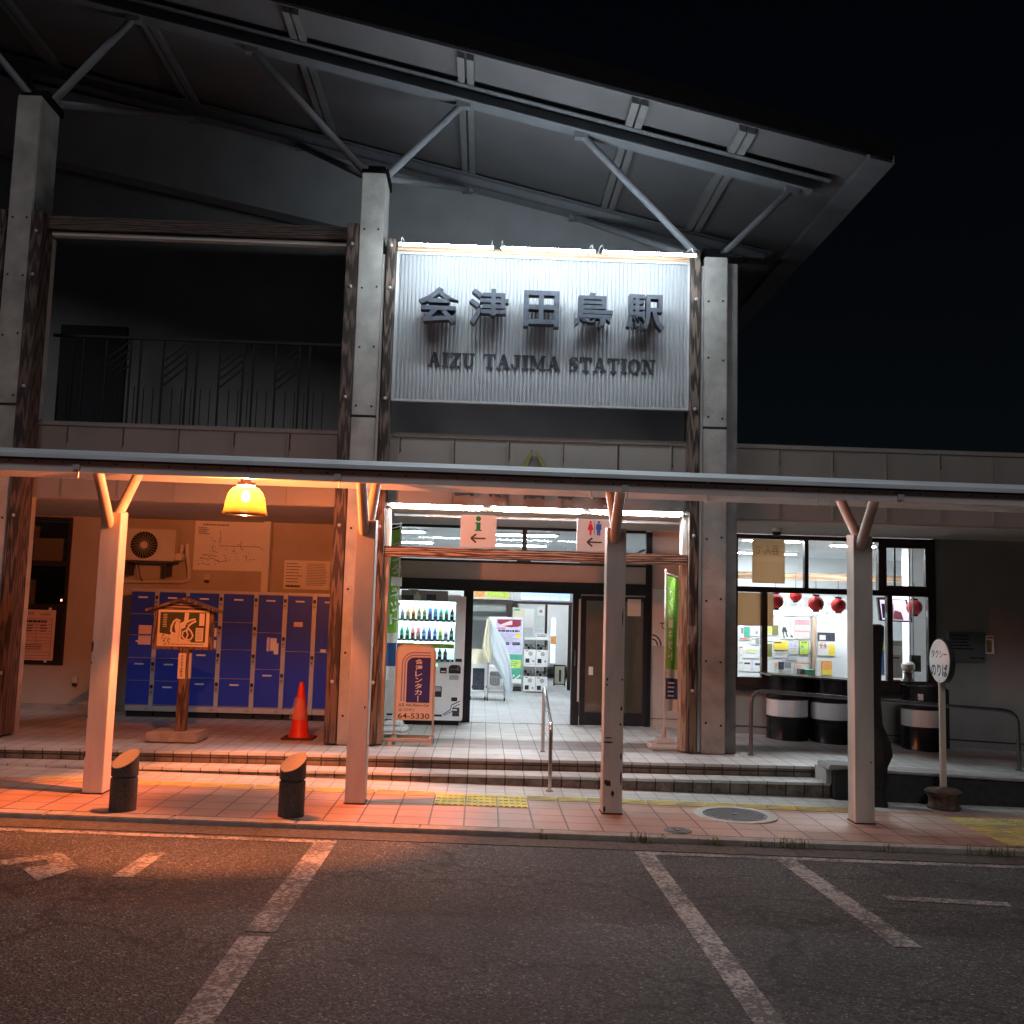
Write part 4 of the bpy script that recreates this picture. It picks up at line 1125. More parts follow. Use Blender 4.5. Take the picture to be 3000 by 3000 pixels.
for k in range(46):
    u_, v_ = random.choice([(random.uniform(.04, .46), random.uniform(.1, .34)), (random.uniform(.18, .33), random.uniform(.35, .66)), (random.uniform(.4, .8), random.uniform(.2, .55))])
    p = P2(u_, v_); w_ = random.uniform(.008, .03)
    mb.box(p[0], p[0]+w_, yy0-.0024, yy0-.0012, p[1], p[1]+.012)
mb.build('station_name', 'grey_print', o)
lines('title', 'grey_print', -4.25, -3.85, 2.80, 2.825, 1, WL-.031, o, .9, .05, True)
lines('legend', 'grey_print', -4.31, -4.14, 2.66, 2.77, 4, WL-.031, o)
o = plate('wall_notice', 'white two-column notice sheet on the wall above the right lockers', 'notice', 'white_paper', -3.0, -2.31, WL-.02, 1.88, 2.315, .015)
lines('print_line', 'grey_print', -2.97, -2.72, 1.95, 2.27, 7, WL-.021, o, .3); lines('print_line', 'grey_print', -2.66, -2.35, 1.93, 2.27, 14, WL-.021, o, .35, .15)
text('print_word', '4/28  10:00', 'dark_print', -2.98, -2.74, 1.905, 1.935, WL-.0205, o) if False else lines('print_word', 'dark_print', -2.97, -2.73, 1.905, 1.94, 1, WL-.0205, o, .9, .1, True)
def socket(x, z, label):
    t = thing('wall_socket', label, 'socket', (x, WL, z))
    MB().box(x-.04, x+.04, WL-.04, WL-.001, z-.02, z+.07).build('cover', 'ac_white', t, bevel=.006)
    MB().box(x-.032, x+.032, WL-.032, WL-.001, z-.065, z-.022).build('outlet', 'ac_dark', t, bevel=.004)
socket(-4.15, 2.0, 'small outdoor socket box on the wall under the route map')
socket(-6.0, .42, 'small outdoor socket box low on the wall beside the tall window')
# timetable on the tall window and restroom notice on the jamb
o = plate('timetable', 'white timetable sheet with ruled table in the tall left window', 'timetable', 'pink_paper', -6.84, -6.345, WL-.035, .72, 1.465, .012)
text('heading', '時刻表', 'dark_print', -6.80, -6.66, 1.39, 1.43, WL-.036, o); text('heading', '会津田島駅', 'dark_print', -6.57, -6.42, 1.385, 1.415, WL-.036, o)
mb = MB()
for zz in (1.33, 1.25, 1.20, 1.155, 1.11, 1.06, 1.01, .965, .92, .84, .79, .75): mb.box(-6.82, -6.39, WL-.0365, WL-.0352, zz-.002, zz+.002)
for xx in (-6.82, -6.39): mb.box(xx-.002, xx+.002, WL-.0368, WL-.0354, .75, 1.33)
mb.box(-6.612, -6.608, WL-.0368, WL-.0354, .965, 1.25)
mb.build('table_rule', 'dark_print', o)
lines('table_text', 'dark_print', -6.78, -6.45, 1.26, 1.31, 1, WL-.0362, o, .7, .1, True); lines('table_text', 'dark_print', -6.78, -6.65, 1.12, 1.24, 3, WL-.0362, o, .4, .2, True); lines('table_text', 'dark_print', -6.56, -6.45, 1.12, 1.24, 3, WL-.0362, o, .4, .2, True)
lines('table_text', 'dark_print', -6.76, -6.5, .86, .95, 3, WL-.0362, o, .35, .2, True)
mb = MB().box(-6.45, -6.41, WL-.037, WL-.03, 1.455, 1.50).box(-6.47, -6.43, WL-.037, WL-.03, .69, .725); mb.build('tape', 'white_paper', o)
o = plate('restroom_notice', 'small white restroom pictogram notice on the left column jamb', 'notice', 'white_paper', -5.70, -5.595, 12.098, 1.31, 1.53, .006)
MB().box(-5.68, -5.66, 12.0955, 12.0975, 1.35, 1.48).lathe([(.012, -.002), (.012, 0)], (-5.67, 12.0975, 1.50), 10, 'y').build('figure', 'dark_print', o)
MB().box(-5.652, -5.637, 12.0955, 12.0975, 1.35, 1.48).lathe([(.012, -.002), (.012, 0)], (-5.645, 12.0975, 1.50), 10, 'y').build('figure', 'dark_print', o)
MB().box(-5.62, -5.61, 12.0955, 12.0975, 1.37, 1.48).build('figure', 'red_print', o)
tag(MB().lathe([(.008, 0), (.012, .012), (.008, .03)], (-6.42, WL+.3, 1.60), 10).build('indicator_light', 'ledred', loc=(-6.42, WL+.3, 1.60)), 'tiny glowing red indicator light behind the tall left window', 'light')

# map board on a post
t = thing('map_board', 'small roofed wooden map board on a post with stone plinth', 'signboard', (-3.58, 11.9, 0))
MB().box(-3.885, -3.275, 11.66, 12.16, 0, .118).build('plinth', 'plinth', t, bevel=.018)
MB().box(-3.588, -3.472, 11.83, 11.94, .118, 1.10).build('post', 'board_wood', t, bevel=.006)
p = MB().box(-3.592+.0, -3.505, 11.818, 11.829, .735, 1.035).build('name_plate', 'board_cream', t)
text('lettering', 'み\nな\nみ\nや\nま\n観\n光', 'dark_print', -3.565, -3.532, .755, 1.02, 11.8172, p, .02, line=.95)
box('name_plate', 'board_cream', -3.471, -3.463, 11.84, 11.92, .735, 1.035, t)
MB().box(-3.915, -3.215, 11.85, 11.93, 1.075, 1.56).build('panel', 'board_wood', t, bevel=.004)
MB().prism([(-3.91, 1.561), (-3.22, 1.561), (-3.566, 1.675)], 11.86, 11.92).build('gable', 'timber_x', t)
for s in (-1, 1):
    e = -3.566+s*.435
    MB().prism([(-3.566, 1.695), (e, 1.548), (e, 1.518), (-3.566, 1.665)], 11.76, 12.02).build('roof', 'board_wood', t, bevel=.003)
bx0, bx1, bz0, bz1 = -3.868, -3.263, 1.112, 1.546
p = box('map_sheet', 'board_cream', bx0, bx1, 11.843, 11.849, bz0, bz1, t)
bu = lambda u_, v_: (bx0+(bx1-bx0)*u_, bz0+(bz1-bz0)*v_)
g = MB().prism([bu(*q) for q in ((.04, .36), (.04, .93), (.94, .95), (.94, .12), (.66, .12), (.50, .20), (.36, .30))], 11.8415, 11.8428); g.build('green_field', 'board_green', p)
mb = MB(); ymap = 11.8405
for pth, w_ in (([(.56, .93), (.555, .80), (.55, .66)], .05), ([(.55, .66), (.47, .60), (.42, .55)], .05), ([(.30, .33), (.265, .42), (.27, .55), (.31, .68), (.36, .74), (.44, .70)], .022), ([(.55, .66), (.63, .72), (.72, .76), (.74, .70), (.66, .64), (.60, .56)], .022), ([(.60, .56), (.58, .46), (.50, .40), (.49, .28), (.56, .18), (.66, .20), (.70, .30), (.66, .42), (.60, .50)], .02), ([(.57, .20), (.60, .33), (.57, .44)], .018), ([(.22, .24), (.32, .36), (.38, .30)], .03)):
    mb.stroke([bu(*q) for q in pth], w_*1.0, ymap, 11.8413); ymap -= .0004
mb.prism([bu(*q) for q in ((.36, .12), (.355, .40), (.33, .56), (.36, .70), (.42, .68), (.46, .60), (.55, .58), (.54, .52), (.47, .48), (.46, .12))], ymap-.0006, 11.8413)
mb.prism([bu(*q) for q in ((.28, .10), (.30, .22), (.37, .18), (.50, .17), (.66, .16), (.66, .12), (.5, .10))], ymap-.001, 11.8413)
mb.build('map_road', 'board_cream', p)
mb = MB()
mb.stroke([bu(*q) for q in ((.41, .12), (.43, .45), (.42, .66))], .005, 11.836, 11.8375).stroke([bu(*q) for q in ((.43, .45), (.58, .52), (.62, .72))], .004, 11.8365, 11.838)
mb.build('map_line', 'grey_print', p)
box('text_box', 'board_cream', *[bu(.81, 0)[0], bu(.91, 0)[0]], 11.8385, 11.8412, bu(0, .58)[1], bu(0, .92)[1], p); box('text_box', 'board_cream', *[bu(.75, 0)[0], bu(.90, 0)[0]], 11.8385, 11.8412, bu(0, .15)[1], bu(0, .52)[1], p)
lines('map_text', 'grey_print', bu(.77, 0)[0], bu(.885, 0)[0], bu(0, .18)[1], bu(0, .49)[1], 8, 11.838, p, .35, .1); lines('map_text', 'grey_print', bu(.28, 0)[0], bu(.92, 0)[0], bu(0, .045)[1], bu(0, .075)[1], 1, 11.8425, p, .9, .02, True); lines('map_text', 'board_cream', bu(.10, 0)[0], bu(.18, 0)[0], bu(0, .5)[1], bu(0, .88)[1], 8, 11.841, p, .35, .1)
mb = MB()
for k in range(26):
    q = bu(random.uniform(.08, .30), random.uniform(.05, .33)); mb.prism([(q[0]+.012*math.cos(a_)*random.uniform(.5, 1), q[1]+.012*math.sin(a_)*random.uniform(.5, 1)) for a_ in (0, 1.2, 2.4, 3.7, 5)], 11.840-k*.00004, 11.8425)
mb.build('plant_drawing', 'olive_print', p)

# traffic cone
t = thing('traffic_cone', 'red traffic cone with clear plastic sleeve on the platform', 'cone', (-2.215, 12.36, 0))
MB().prism([(-2.41, 12.18), (-2.02, 12.18), (-2.02, 12.54), (-2.41, 12.54)], 0, .022, 'xy').build('base', 'cone_base', t, bevel=.006)
MB().lathe([(.135, .022), (.130, .04), (.118, .06), (.029, .675), (.024, .69), (.014, .69), (.010, .66)], (-2.215, 12.36, 0), 28).build('body', 'cone_red', t, smooth=True)
MB().lathe([(.058, .50), (.075, .42), (.118, .24), (.121, .24), (.079, .42), (.062, .50)], (-2.232, 12.352, 0), 20).build('sleeve', 'clear_film', t, smooth=True)

# bollards ------------------------------------------------------------
def bollard(x, y, label):
    t = thing('bollard', label, 'bollard', (x, y, PV(x)), 'stone bollards along the kerb')
    mb = MB(); seg = 32; rr = .113; rings = []
    zb = PV(x)
    prof = [(rr, lambda c, s: zb), (rr, lambda c, s: .105), (rr-.012, lambda c, s: .110), (rr-.012, lambda c, s: .122), (rr, lambda c, s: .127), (rr, lambda c, s: .268+.062*s*1.0+.035*c)]
    for r_, zf in prof:
        rings.append([mb.bm.verts.new((x+r_*math.cos(6.28318*k/seg), y+r_*math.sin(6.28318*k/seg), zf(math.cos(6.28318*k/seg), math.sin(6.28318*k/seg)))) for k in range(seg)])
    for i in range(len(rings)-1):
        for k in range(seg): mb.bm.faces.new((rings[i][k], rings[i][(k+1) % seg], rings[i+1][(k+1) % seg], rings[i+1][k]))
    mb.bm.faces.new(rings[0][::-1]); mb.bm.faces.new(rings[-1])
    mb.build('shaft', 'bollard', t, smooth=True)
    mb = MB(); q = []
    for k in range(seg): c_, s_ = math.cos(6.28318*k/seg), math.sin(6.28318*k/seg); q.append((x+(rr-.004)*c_, y+(rr-.004)*s_, .2705+.060*s_+.034*c_))
    mb.poly(q); o = mb.build('cut_face', 'bollard_top', t)
bollard(-3.07, 8.78, 'dark round bollard with slanted pale top in front of the leftmost post')
bollard(-1.615, 8.80, 'dark round bollard with slanted pale top standing alone on the orange pavement')

# ================================================================== ENTRANCE
# car-rental stand sign
t = thing('stand_sign', 'cream and navy car rental stand sign with phone number beside the vending machine', 'signboard', (-.80, 12.2, 0))
ys = 12.10
def rr(x0, x1, z0, z1, r, both=True, n=7):
    p = [(x0, z0), (x1, z0)]
    p += [(x1-r+r*math.sin(R(90-90*i/n)), z1-r+r*math.cos(R(90-90*i/n))) for i in range(n+1)] if both else [(x1, z1)]
    p += [(x0+r-r*math.sin(R(90*i/n)), z1-r+r*math.cos(R(90*i/n))) for i in range(n+1)]
    return p
pz0 = .285
MB().prism(rr(-1.012, -.568, pz0, 1.175, .07), ys, ys+.028).build('panel', 'sign_cream', t, bevel=.003)
MB().tube([(-1.025, ys+.014, .075), (-1.025, ys+.014, 1.11), (-1.005, ys+.014, 1.165), (-.95, ys+.014, 1.188), (-.63, ys+.014, 1.188), (-.575, ys+.014, 1.165), (-.555, ys+.014, 1.11), (-.555, ys+.014, .075)], .013, 10).build('frame', 'steel_cream', t, smooth=True)
MB().box(-1.17, -.545, 12.0, 12.05, .035, .075).box(-1.17, -.545, 12.36, 12.41, .035, .075).box(-1.06, -1.0, 12.051, 12.359, .04, .07).box(-.60, -.55, 12.051, 12.359, .04, .07).build('base', 'steel_cream', t, bevel=.006)
MB().box(-1.085, -1.04, 11.99, 12.06, 0, .034).box(-.60, -.555, 11.99, 12.06, 0, .034).box(-1.085, -1.04, 12.35, 12.42, 0, .034).box(-.60, -.555, 12.35, 12.42, 0, .034).build('foot', 'white_plastic', t)
for i in range(4):
    e = .017*(4-i)
    MB().prism(rr(-.893-e, -.612, .50+.012, 1.045+e, .085+e, False), ys-.0012-.0009*i*2, ys-.0003).build('stripe', 'navy_pale' if i % 2 == 0 else 'sign_cream', t)
MB().prism(rr(-.893, -.607, .50, 1.045, .085, False), ys-.0105, ys-.0003).build('name_panel', 'navy', t)
for i, ch in enumerate('会津レンタカ'):
    text('lettering', ch, 'white_paper', -.792, -.704, .965-.0745*i, 1.028-.0745*i, ys-.0112, t, .02)
MB().box(-.754, -.742, ys-.012, ys-.0108, .512, .583).build('lettering', 'white_paper', t)
text('lettering', 'AR', 'dark_print', -.985, -.905, .445, .487, ys-.0012, t)
text('lettering', 'Aizu Rent-a-Car', 'dark_print', -.893, -.607, .452, .484, ys-.0012, t, .015)
text('lettering', '☎', 'dark_print', -.985, -.93, .39, .43, ys-.0012, t); text('lettering', '(0241)', 'dark_print', -.918, -.79, .385, .43, ys-.0012, t)
text('lettering', '64-5330', 'dark_print', -.985, -.60, .305, .37, ys-.0012, t, .012)

# banners on poles ----------------------------------------------------
def banner(label, px, py, ztop, x1, zbot, base_z, mirror_txt, lean=0.):
    t = thing('banner', label, 'banner', (px, py, 0), 'tall green cloth banners at the entrance')
    MB().tube([(px, py, .16), (px+lean, py, ztop+.03)], .012, 10).lathe([(.016, 0), (.016, .03)], (px+lean, py, ztop), 10).build('pole', 'white_plastic', t, smooth=True)
    MB().tube([(px+lean, py, ztop-.02), (x1, py+.03, ztop-.07)], .007, 8).build('top_bar', 'white_plastic', t)
    pr = [(0, 0), (.06, .25), (.06, .75), (0, 1)]
    MB().prism([(px-.20, py-.20), (px+.14, py-.20), (px+.20, py-.12), (px+.20, py+.14), (px+.14, py+.20), (px-.14, py+.20), (px-.20, py+.14)], 0, .07, 'xy').build('base', 'white_plastic', t, bevel=.02)
    MB().prism([(px-.15, py-.15), (px+.12, py-.15), (px+.15, py+.12), (px-.12, py+.15)], .068, .13, 'xy').build('base_top', 'white_plastic', t, bevel=.03)
    MB().lathe([(.03, .13), (.03, .20), (.02, .24)], (px, py, 0), 14).build('socket', 'white_plastic', t, smooth=True)
    def cloth(name, mt, z1, z0, off=0.):
        mb = MB(); nu, nv = 8, 26; g = []
        for j in range(nv+1):
            z = z1+(z0-z1)*j/nv; row = []
            for i in range(nu+1):
                u_ = i/nu; tz = (ztop-z)/(ztop-zbot)
                w_ = (x1-px)*(1-.12*tz+.05*math.sin(tz*9))
                row.append(mb.bm.verts.new((px+lean*(1-tz)+.014+w_*u_, py-.01+off+.035*math.sin(u_*7+tz*4)*u_+.03*u_, z-.05*u_*(1 if j else 1)*(1-tz))))
            g.append(row)
        for j in range(nv):
            for i in range(nu): mb.bm.faces.new((g[j][i], g[j][i+1], g[j+1][i+1], g[j+1][i]))
        r = bmesh.ops.solidify(mb.bm, geom=list(mb.bm.faces), thickness=.002)
        return mb.build(name, mt, t, smooth=True)
    zc = zbot+(ztop-zbot)*.30
    cloth('cloth', 'flag_green', ztop-.05, zc)
    zd = zbot+(ztop-zbot)*.235
    cloth('cloth', 'flag_white', zc, zd); cloth('cloth', 'flag_blue', zd, zbot+(ztop-zbot)*.085); cloth('cloth', 'flag_white', zbot+(ztop-zbot)*.085, zbot)
    xm0 = px+.035; n_ = len(mirror_txt); h = (ztop-.28-zc)/n_
    for i, ch in enumerate(mirror_txt):
        zz = ztop-.20-h*i
        text('lettering', ch, 'flag_white', xm0, px+(x1-px)*.55, zz-h*.82, zz, py-.032, t, .02, mirror=True)
    text('lettering', 'TV-NET', 'flag_white', xm0, px+(x1-px)*.85, zd-.28, zd-.20, py-.032, t, 0, mirror=True) if False else lines('small_print', 'flag_white', xm0, px+(x1-px)*.8, zd-.26, zd-.05, 4, py-.036, t, .4, .3, True)
banner('green banner on white water-filled base beside the right timber upright', 2.31, 12.25, 2.20, 2.47, .46, 0, 'インターネット')
banner('green banner half hidden by the middle column, left of the vending machine', -1.135, 13.35, 2.78, -1.335, .68, 0, 'インターネット', -.01)

# vending machine ------------------------------------------------------
t = thing('vending_machine', 'white drinks vending machine with lit bottle shelves left of the door', 'vending machine', (-.80, 14.4, 0))
vy = 14.05; v0, v1 = -1.372, -.235
MB().box(v0, v1, vy+.16, vy+.75, .07, 1.83).box(v0, -1.262, vy, vy+.159, .075, 1.83).box(-.375, v1, vy, vy+.159, .075, 1.83).box(-1.2615, -.3755, vy, vy+.159, .075, .885).box(-1.2615, -.3755, vy, vy+.159, 1.752, 1.83).build('body', 'white_plastic', t, bevel=.006)
box('foot', 'black_plastic', v0+.05, v1-.05, vy+.08, vy+.7, 0, .069, t)
box('lower_trim', 'white_plastic', v0+.004, v1-.004, vy-.012, vy-.001, .075, .125, t)
box('kick_slot', 'black_plastic', -1.30, -.52, vy-.014, vy-.0125, .128, .155, t)
dw = box('display_back', 'vend_em', -1.258, -.379, vy+.15, vy+.158, .89, 1.748, t)
for zz in (1.46, 1.175, .895):
    box('shelf', 'black_plastic', -1.255, -.382, vy+.02, vy+.149, zz, zz+.030, t)
    mb = MB()
    for k in range(11): mb.box(-1.235+.079*k, -1.198+.079*k, vy+.0165, vy+.0195, zz+.007, zz+.022)
    mb.build('price_tag', 'white_paper', t)
    box('shelf_light', 'shelf_em', -1.255, -.382, vy+.012, vy+.030, zz+.262, zz+.274, t)
box('shelf_banner', 'lime_print', -1.255, -.382, vy+.012, vy+.03, 1.085, 1.155, t)
rows = [(1.49, ['lime_print', 'lilac_print', 'orange_print', 'orange_print', 'olive_print', 'olive_print', 'blue_print', 'blue_print', 'teal_print', 'teal_print', 'black_plastic'], .165, 'bottle'),
        (1.205, ['white_plastic', 'green', 'green', 'pink_print', 'pink_print', 'blue', 'blue', 'blue', 'lime_print', 'lilac_print', 'dark_print'], .175, 'bottle'),
        (.925, [None]*7+['letter_dark', 'letter_dark', 'letter_dark', None], .15, 'bottle')]
for zz, cs, h, nm in rows:
    for k, cm in enumerate(cs):
        if cm is None: continue
        x = -1.217+.079*k
        if cm in ('blue_print', 'pink_print'): pr = [(.026, 0), (.029, .01), (.029, h*.86), (.024, h*.95), (.022, h)]
        else: pr = [(.026, 0), (.028, .01), (.026, h*.35), (.028, h*.55), (.024, h*.70), (.012, h*.84), (.012, h)]
        MB().lathe(pr+[(.003, pr[-1][1])], (x, vy+.07, zz), 12).build('drink_bottle', cm, t, smooth=True)
        MB().box(x-.019, x+.019, vy+.036, vy+.0395, zz+h*.28, zz+h*.5).build('bottle_label', 'white_paper' if k % 3 else 'red_print', t)
MB().box(-1.258, -.379, vy+.0002, vy+.0012, .89, 1.748).build('window', 'glass', t)
p = box('photo_panel', 'grey_print', -1.16, -.49, vy-.012, vy-.001, 1.758, 1.905, t)
MB().box(-1.15, -.98, vy-.0145, vy-.0125, 1.765, 1.83).box(-.80, -.66, vy-.0145, vy-.0125, 1.765, 1.85).build('photo_patch', 'dark_print', p)
MB().lathe([(.02, -.003), (.02, 0)], (-.93, vy-.0125, 1.86), 12, 'y').box(-.98, -.88, vy-.0155, vy-.0125, 1.765, 1.84).build('photo_patch', 'ac_white', p)
MB().box(-1.05, -.92, vy-.01, vy, 1.9055, 1.925).box(-.475, -.30, vy-.01, vy, 1.831, 1.85).build('top_clip', 'white_plastic', t)
MB().box(-.355, -.262, vy-.006, vy-.0005, .90, .945).build('note_slot', 'black_plastic', t, bevel=.004)
MB().prism(rr(-.445, -.275, .735, .855, .05), vy-.010, vy-.0005).build('coin_panel', 'black_plastic', t, bevel=.004)
MB().box(-.43, -.33, vy-.012, vy-.0102, .79, .80).box(-.33, -.30, vy-.012, vy-.0102, .775, .83).build('coin_slot', 'stainless', t)
box('reader', 'black_plastic', -.57, -.475, vy-.012, vy-.0005, .735, .815, t, .004); box('reader_label', 'white_paper', -.555, -.49, vy-.0135, vy-.0122, .752, .768, t)
box('led', 'ledgreen', -.655, -.61, vy-.004, vy-.0005, .835, .862, t); box('label_plate', 'grey_metal', -.435, -.30, vy-.003, vy-.0005, .645, .715, t)
box('dispenser_door', 'black_plastic', -1.02, -.535, vy-.008, vy-.0005, .40, .55, t, .006); box('dispenser_flap', 'grey_metal', -1.0, -.55, vy-.0095, vy-.0082, .48, .54, t)
box('coin_return', 'black_plastic', -.395, -.31, vy-.010, vy-.0005, .345, .40, t, .006)
mb = MB()
mb.stroke([(-.51, .155), (-.40, .225), (-.39, .29), (-.27, .35)], .012, vy-.003, vy-.0005).stroke([(-.49, .145), (-.365, .21), (-.355, .265), (-.27, .31)], .010, vy-.0036, vy-.0005)
mb.build('swoosh', 'navy', t); box('sticker', 'dark_print', -.375, -.275, vy-.003, vy-.0005, .135, .255, t); box('sticker', 'white_paper', -.37, -.31, vy-.0046, vy-.0032, .215, .235, t)

# handrail of the steps, fixed to both levels
t = thing('handrail', 'stainless steel handrail in the middle of the entrance steps', 'handrail', (.77, 11.1, -.23))
MB().tube([(.77, 11.71, 0), (.77, 11.71, .70), (.77, 11.69, .74), (.77, 11.64, .745), (.77, 10.52, .465), (.77, 10.47, .44), (.77, 10.45, .39), (.77, 10.45, PV(.77))], .021, 14).build('rail', 'stainless', t, smooth=True)
MB().lathe([(.04, .0), (.04, .008)], (.77, 11.71, 0), 16).lathe([(.04, 0), (.04, .008)], (.77, 10.45, PV(.77)), 16).build('base_flange', 'stainless', t)

# wall board, door closer notes etc.
o = plate('wall_board', 'white board with black lettering and arcs on the wall right of the sliding door', 'signboard', 'white_plastic', 2.545, 2.975, E_-.03, 1.19, 2.035, .018)
text('lettering', 'て', 'dark_print', 2.655, 2.74, 1.44, 1.54, E_-.031, o, .02)
mb = MB()
for r_ in (.13, .08): mb.stroke([(2.548+r_*math.cos(R(a_)), 1.192+r_*1.2*math.sin(R(a_))) for a_ in range(0, 91, 10)], .022, E_-.0325, E_-.0305)
mb.build('arc', 'dark_print', o); text('lettering', 'こ', 'dark_print', 2.86, 2.93, 1.90, 2.0, E_-.031, o, .02)
t = thing('plastic_bag', 'crumpled clear plastic bag taped to the right timber upright', 'bag', (2.56, 11.78, 1.2))
mb = MB(); mb.prism([(2.49, 1.535), (2.645, 1.515), (2.64, 1.49), (2.60, 1.475), (2.56, 1.38), (2.53, 1.30), (2.50, 1.29), (2.49, 1.40)], 11.765, 11.797); mb.build('film', 'clear_film', t, bevel=.006)

# manhole covers --------------------------------------------------------
def cover(cx_, cy_, ro, ri, label, ring):
    zz = PV(cx_); t = thing('manhole_cover', label, 'manhole cover', (cx_, cy_, zz))
    MB().lathe([(ri+.004, .001), (ri+.006, .007), (ro-.006, .007), (ro, .002)], (cx_, cy_, zz), 48).build('ring', ring, t) if ring else None
    MB().lathe([(ri, .002), (ri, .010), (ri-.02, .010), (ri-.02, .006), (.002, .006)], (cx_, cy_, zz), 48).build('lid', 'iron', t)
    mb = MB(); n_ = int(ri*2/.04)
    for k in range(n_):
        d = -ri+.03+(2*ri-.06)*k/(n_-1); hw = math.sqrt(max((ri-.03)**2-d*d, 0))
        if hw > .03: mb.bar((cx_+d*.94-hw*.34, cy_+d*.34+hw*.94, zz+.0085), (cx_+d*.94+hw*.34, cy_+d*.34-hw*.94, zz+.0085), .012, .005)
    mb.build('rib', 'iron', t)
    MB().lathe([(.03, .006), (.03, .014), (.002, .014)], (cx_, cy_, zz), 14).build('boss', 'iron', t)
cover(2.51, 9.60, .405, .305, 'large round ribbed iron manhole cover in a pale ring on the red tiles', 'ring_concrete')
cover(1.79, 8.795, .125, .09, 'small round iron cover near the kerb', 'iron')

# ================================================================== RIGHT SIDE
RZ = lambda x: -.0394*max(x-3.85, 0)                       # ramp level
t = thing('ramp_railing', 'long grey steel tube railing along the ramp in front of the drums', 'railing', (4.9, 11.85, 0))
MB().tube([(3.29, 11.85, RZ(3.29)), (3.29, 11.85, .62), (3.31, 11.85, .70), (3.36, 11.85, .75), (3.43, 11.85, .765), (6.36, 11.85, .612), (6.47, 11.85, .595), (6.54, 11.85, .54), (6.565, 11.85, .46), (6.57, 11.85, RZ(6.57))], .024, 14).build('rail', 'galv', t, smooth=True)
MB().lathe([(.045, 0), (.045, .008)], (3.29, 11.85, RZ(3.29)), 16).lathe([(.045, 0), (.045, .008)], (6.57, 11.85, RZ(6.57)), 16).build('base_flange', 'galv', t)

def drum(x, y, label, chk=False):
    z = RZ(x); t = thing('steel_drum', label, 'drum', (x, y, z), 'black steel drums with white band')
    r = .278; h = .875
    pr = [(r-.02, .012), (r+.004, 0), (r+.006, .02), (r, .03), (r, .285), (r+.012, .295), (r+.012, .31), (r, .32), (r, .555), (r+.012, .565), (r+.012, .58), (r, .59), (r, h-.03), (r+.006, h-.02), (r+.006, h), (r-.012, h), (r-.015, h-.02), (.01, h-.02)]
    MB().lathe(pr, (x, y, z), 40).build('barrel', 'drum_black', t, smooth=True)
    mb = MB(); n_ = 40; A, Bq = [], []
    MB().lathe([(r+.0005, .325), (r+.0022, .326), (r+.0022, .549), (r+.0005, .55)], (x, y, z), 40).build('white_band', 'drum_white', t, smooth=True)
    MB().lathe([(.03, h-.019), (.03, h-.005), (.002, h-.005)], (x+.15, y-.05, z), 12).build('bung', 'drum_black', t)
    return t
drum(4.30, 13.66, 'black drum with white band under the counter board, nearer the concrete column')
drum(4.90, 13.60, 'black drum with white band under the counter board, half behind the white post')
t3 = drum(6.12, 13.45, 'single black drum with white band and small white tag behind the taxi sign')
MB().box(5.945, 6.0, 13.16, 13.20, RZ(6.12)+.69, RZ(6.12)+.77).build('tag', 'white_paper', t3)
MB().tube([(4.585, 13.36, .60), (4.60, 13.36, .76), (4.61, 13.40, .83)], .012, 8)
o = MB().prism([(3.97, .862), (5.24, .803), (5.24, .828), (3.97, .887)], 13.30, 13.95).build('counter_board', 'counter', loc=(4.6, 13.6, .82), bevel=.004); tag(o, 'dark shiny counter board laid across the two left drums', 'counter')
o = tag(MB().box(6.42, 6.62, 13.70, 13.92, RZ(6.5), .72).box(6.44, 6.60, 13.72, 13.90, .721, .74).build('bin', 'black_plastic', loc=(6.52, 13.8, RZ(6.5)), bevel=.012), 'small black bin against the grey wall right of the single drum', 'bin')
# taxi stand sign
tx, ty = 4.93, 10.37; zb = PV(tx)
t = thing('taxi_sign', 'round white taxi stand sign on a cream pole with rusty base', 'sign', (tx, ty, zb))
MB().lathe([(.165, 0), (.17, .02), (.15, .05), (.15, .10), (.165, .14), (.185, .165), (.19, .18), (.16, .20), (.05, .215), (.03, .225)], (tx, ty, zb), 28).build('base', 'rust_iron', t, smooth=True)
MB().box(tx-.05-.03, tx-.05+.03, ty-.02, ty+.02, zb+.2, 1.02).build('pole', 'steel_cream', t, bevel=.006) if False else MB().box(tx-.032, tx+.032, ty-.018, ty+.018, zb+.21, 1.015).build('pole', 'steel_cream', t, bevel=.006)
MB().lathe([(.002, -.030), (.232, -.030), (.240, -.026), (.240, .026), (.232, .030), (.002, .030)], (tx+.01, ty, 1.243), 48, 'x').build('rim', 'black_plastic', t)
d = MB().lathe([(.002, -.034), (.229, -.034), (.229, -.0305), (.002, -.0305)], (tx+.01, ty, 1.243), 48, 'x').build('face', 'white_plastic', t)
text('lettering', 'タクシー', 'dark_print', ty+.175, ty-.175, 1.275, 1.36, tx-.0252, d, .015, face='left')
text('lettering', 'のりば', 'dark_print', ty+.185, ty-.185, 1.08, 1.215, tx-.0252, d, .02, face='left')
MB().lathe([(.006, -.0365), (.006, -.0345)], (tx+.01, ty, 1.243+.205), 8, 'x').lathe([(.006, -.0365), (.006, -.0345)], (tx+.01, ty, 1.243-.205), 8, 'x').build('screw', 'grey_metal', d)
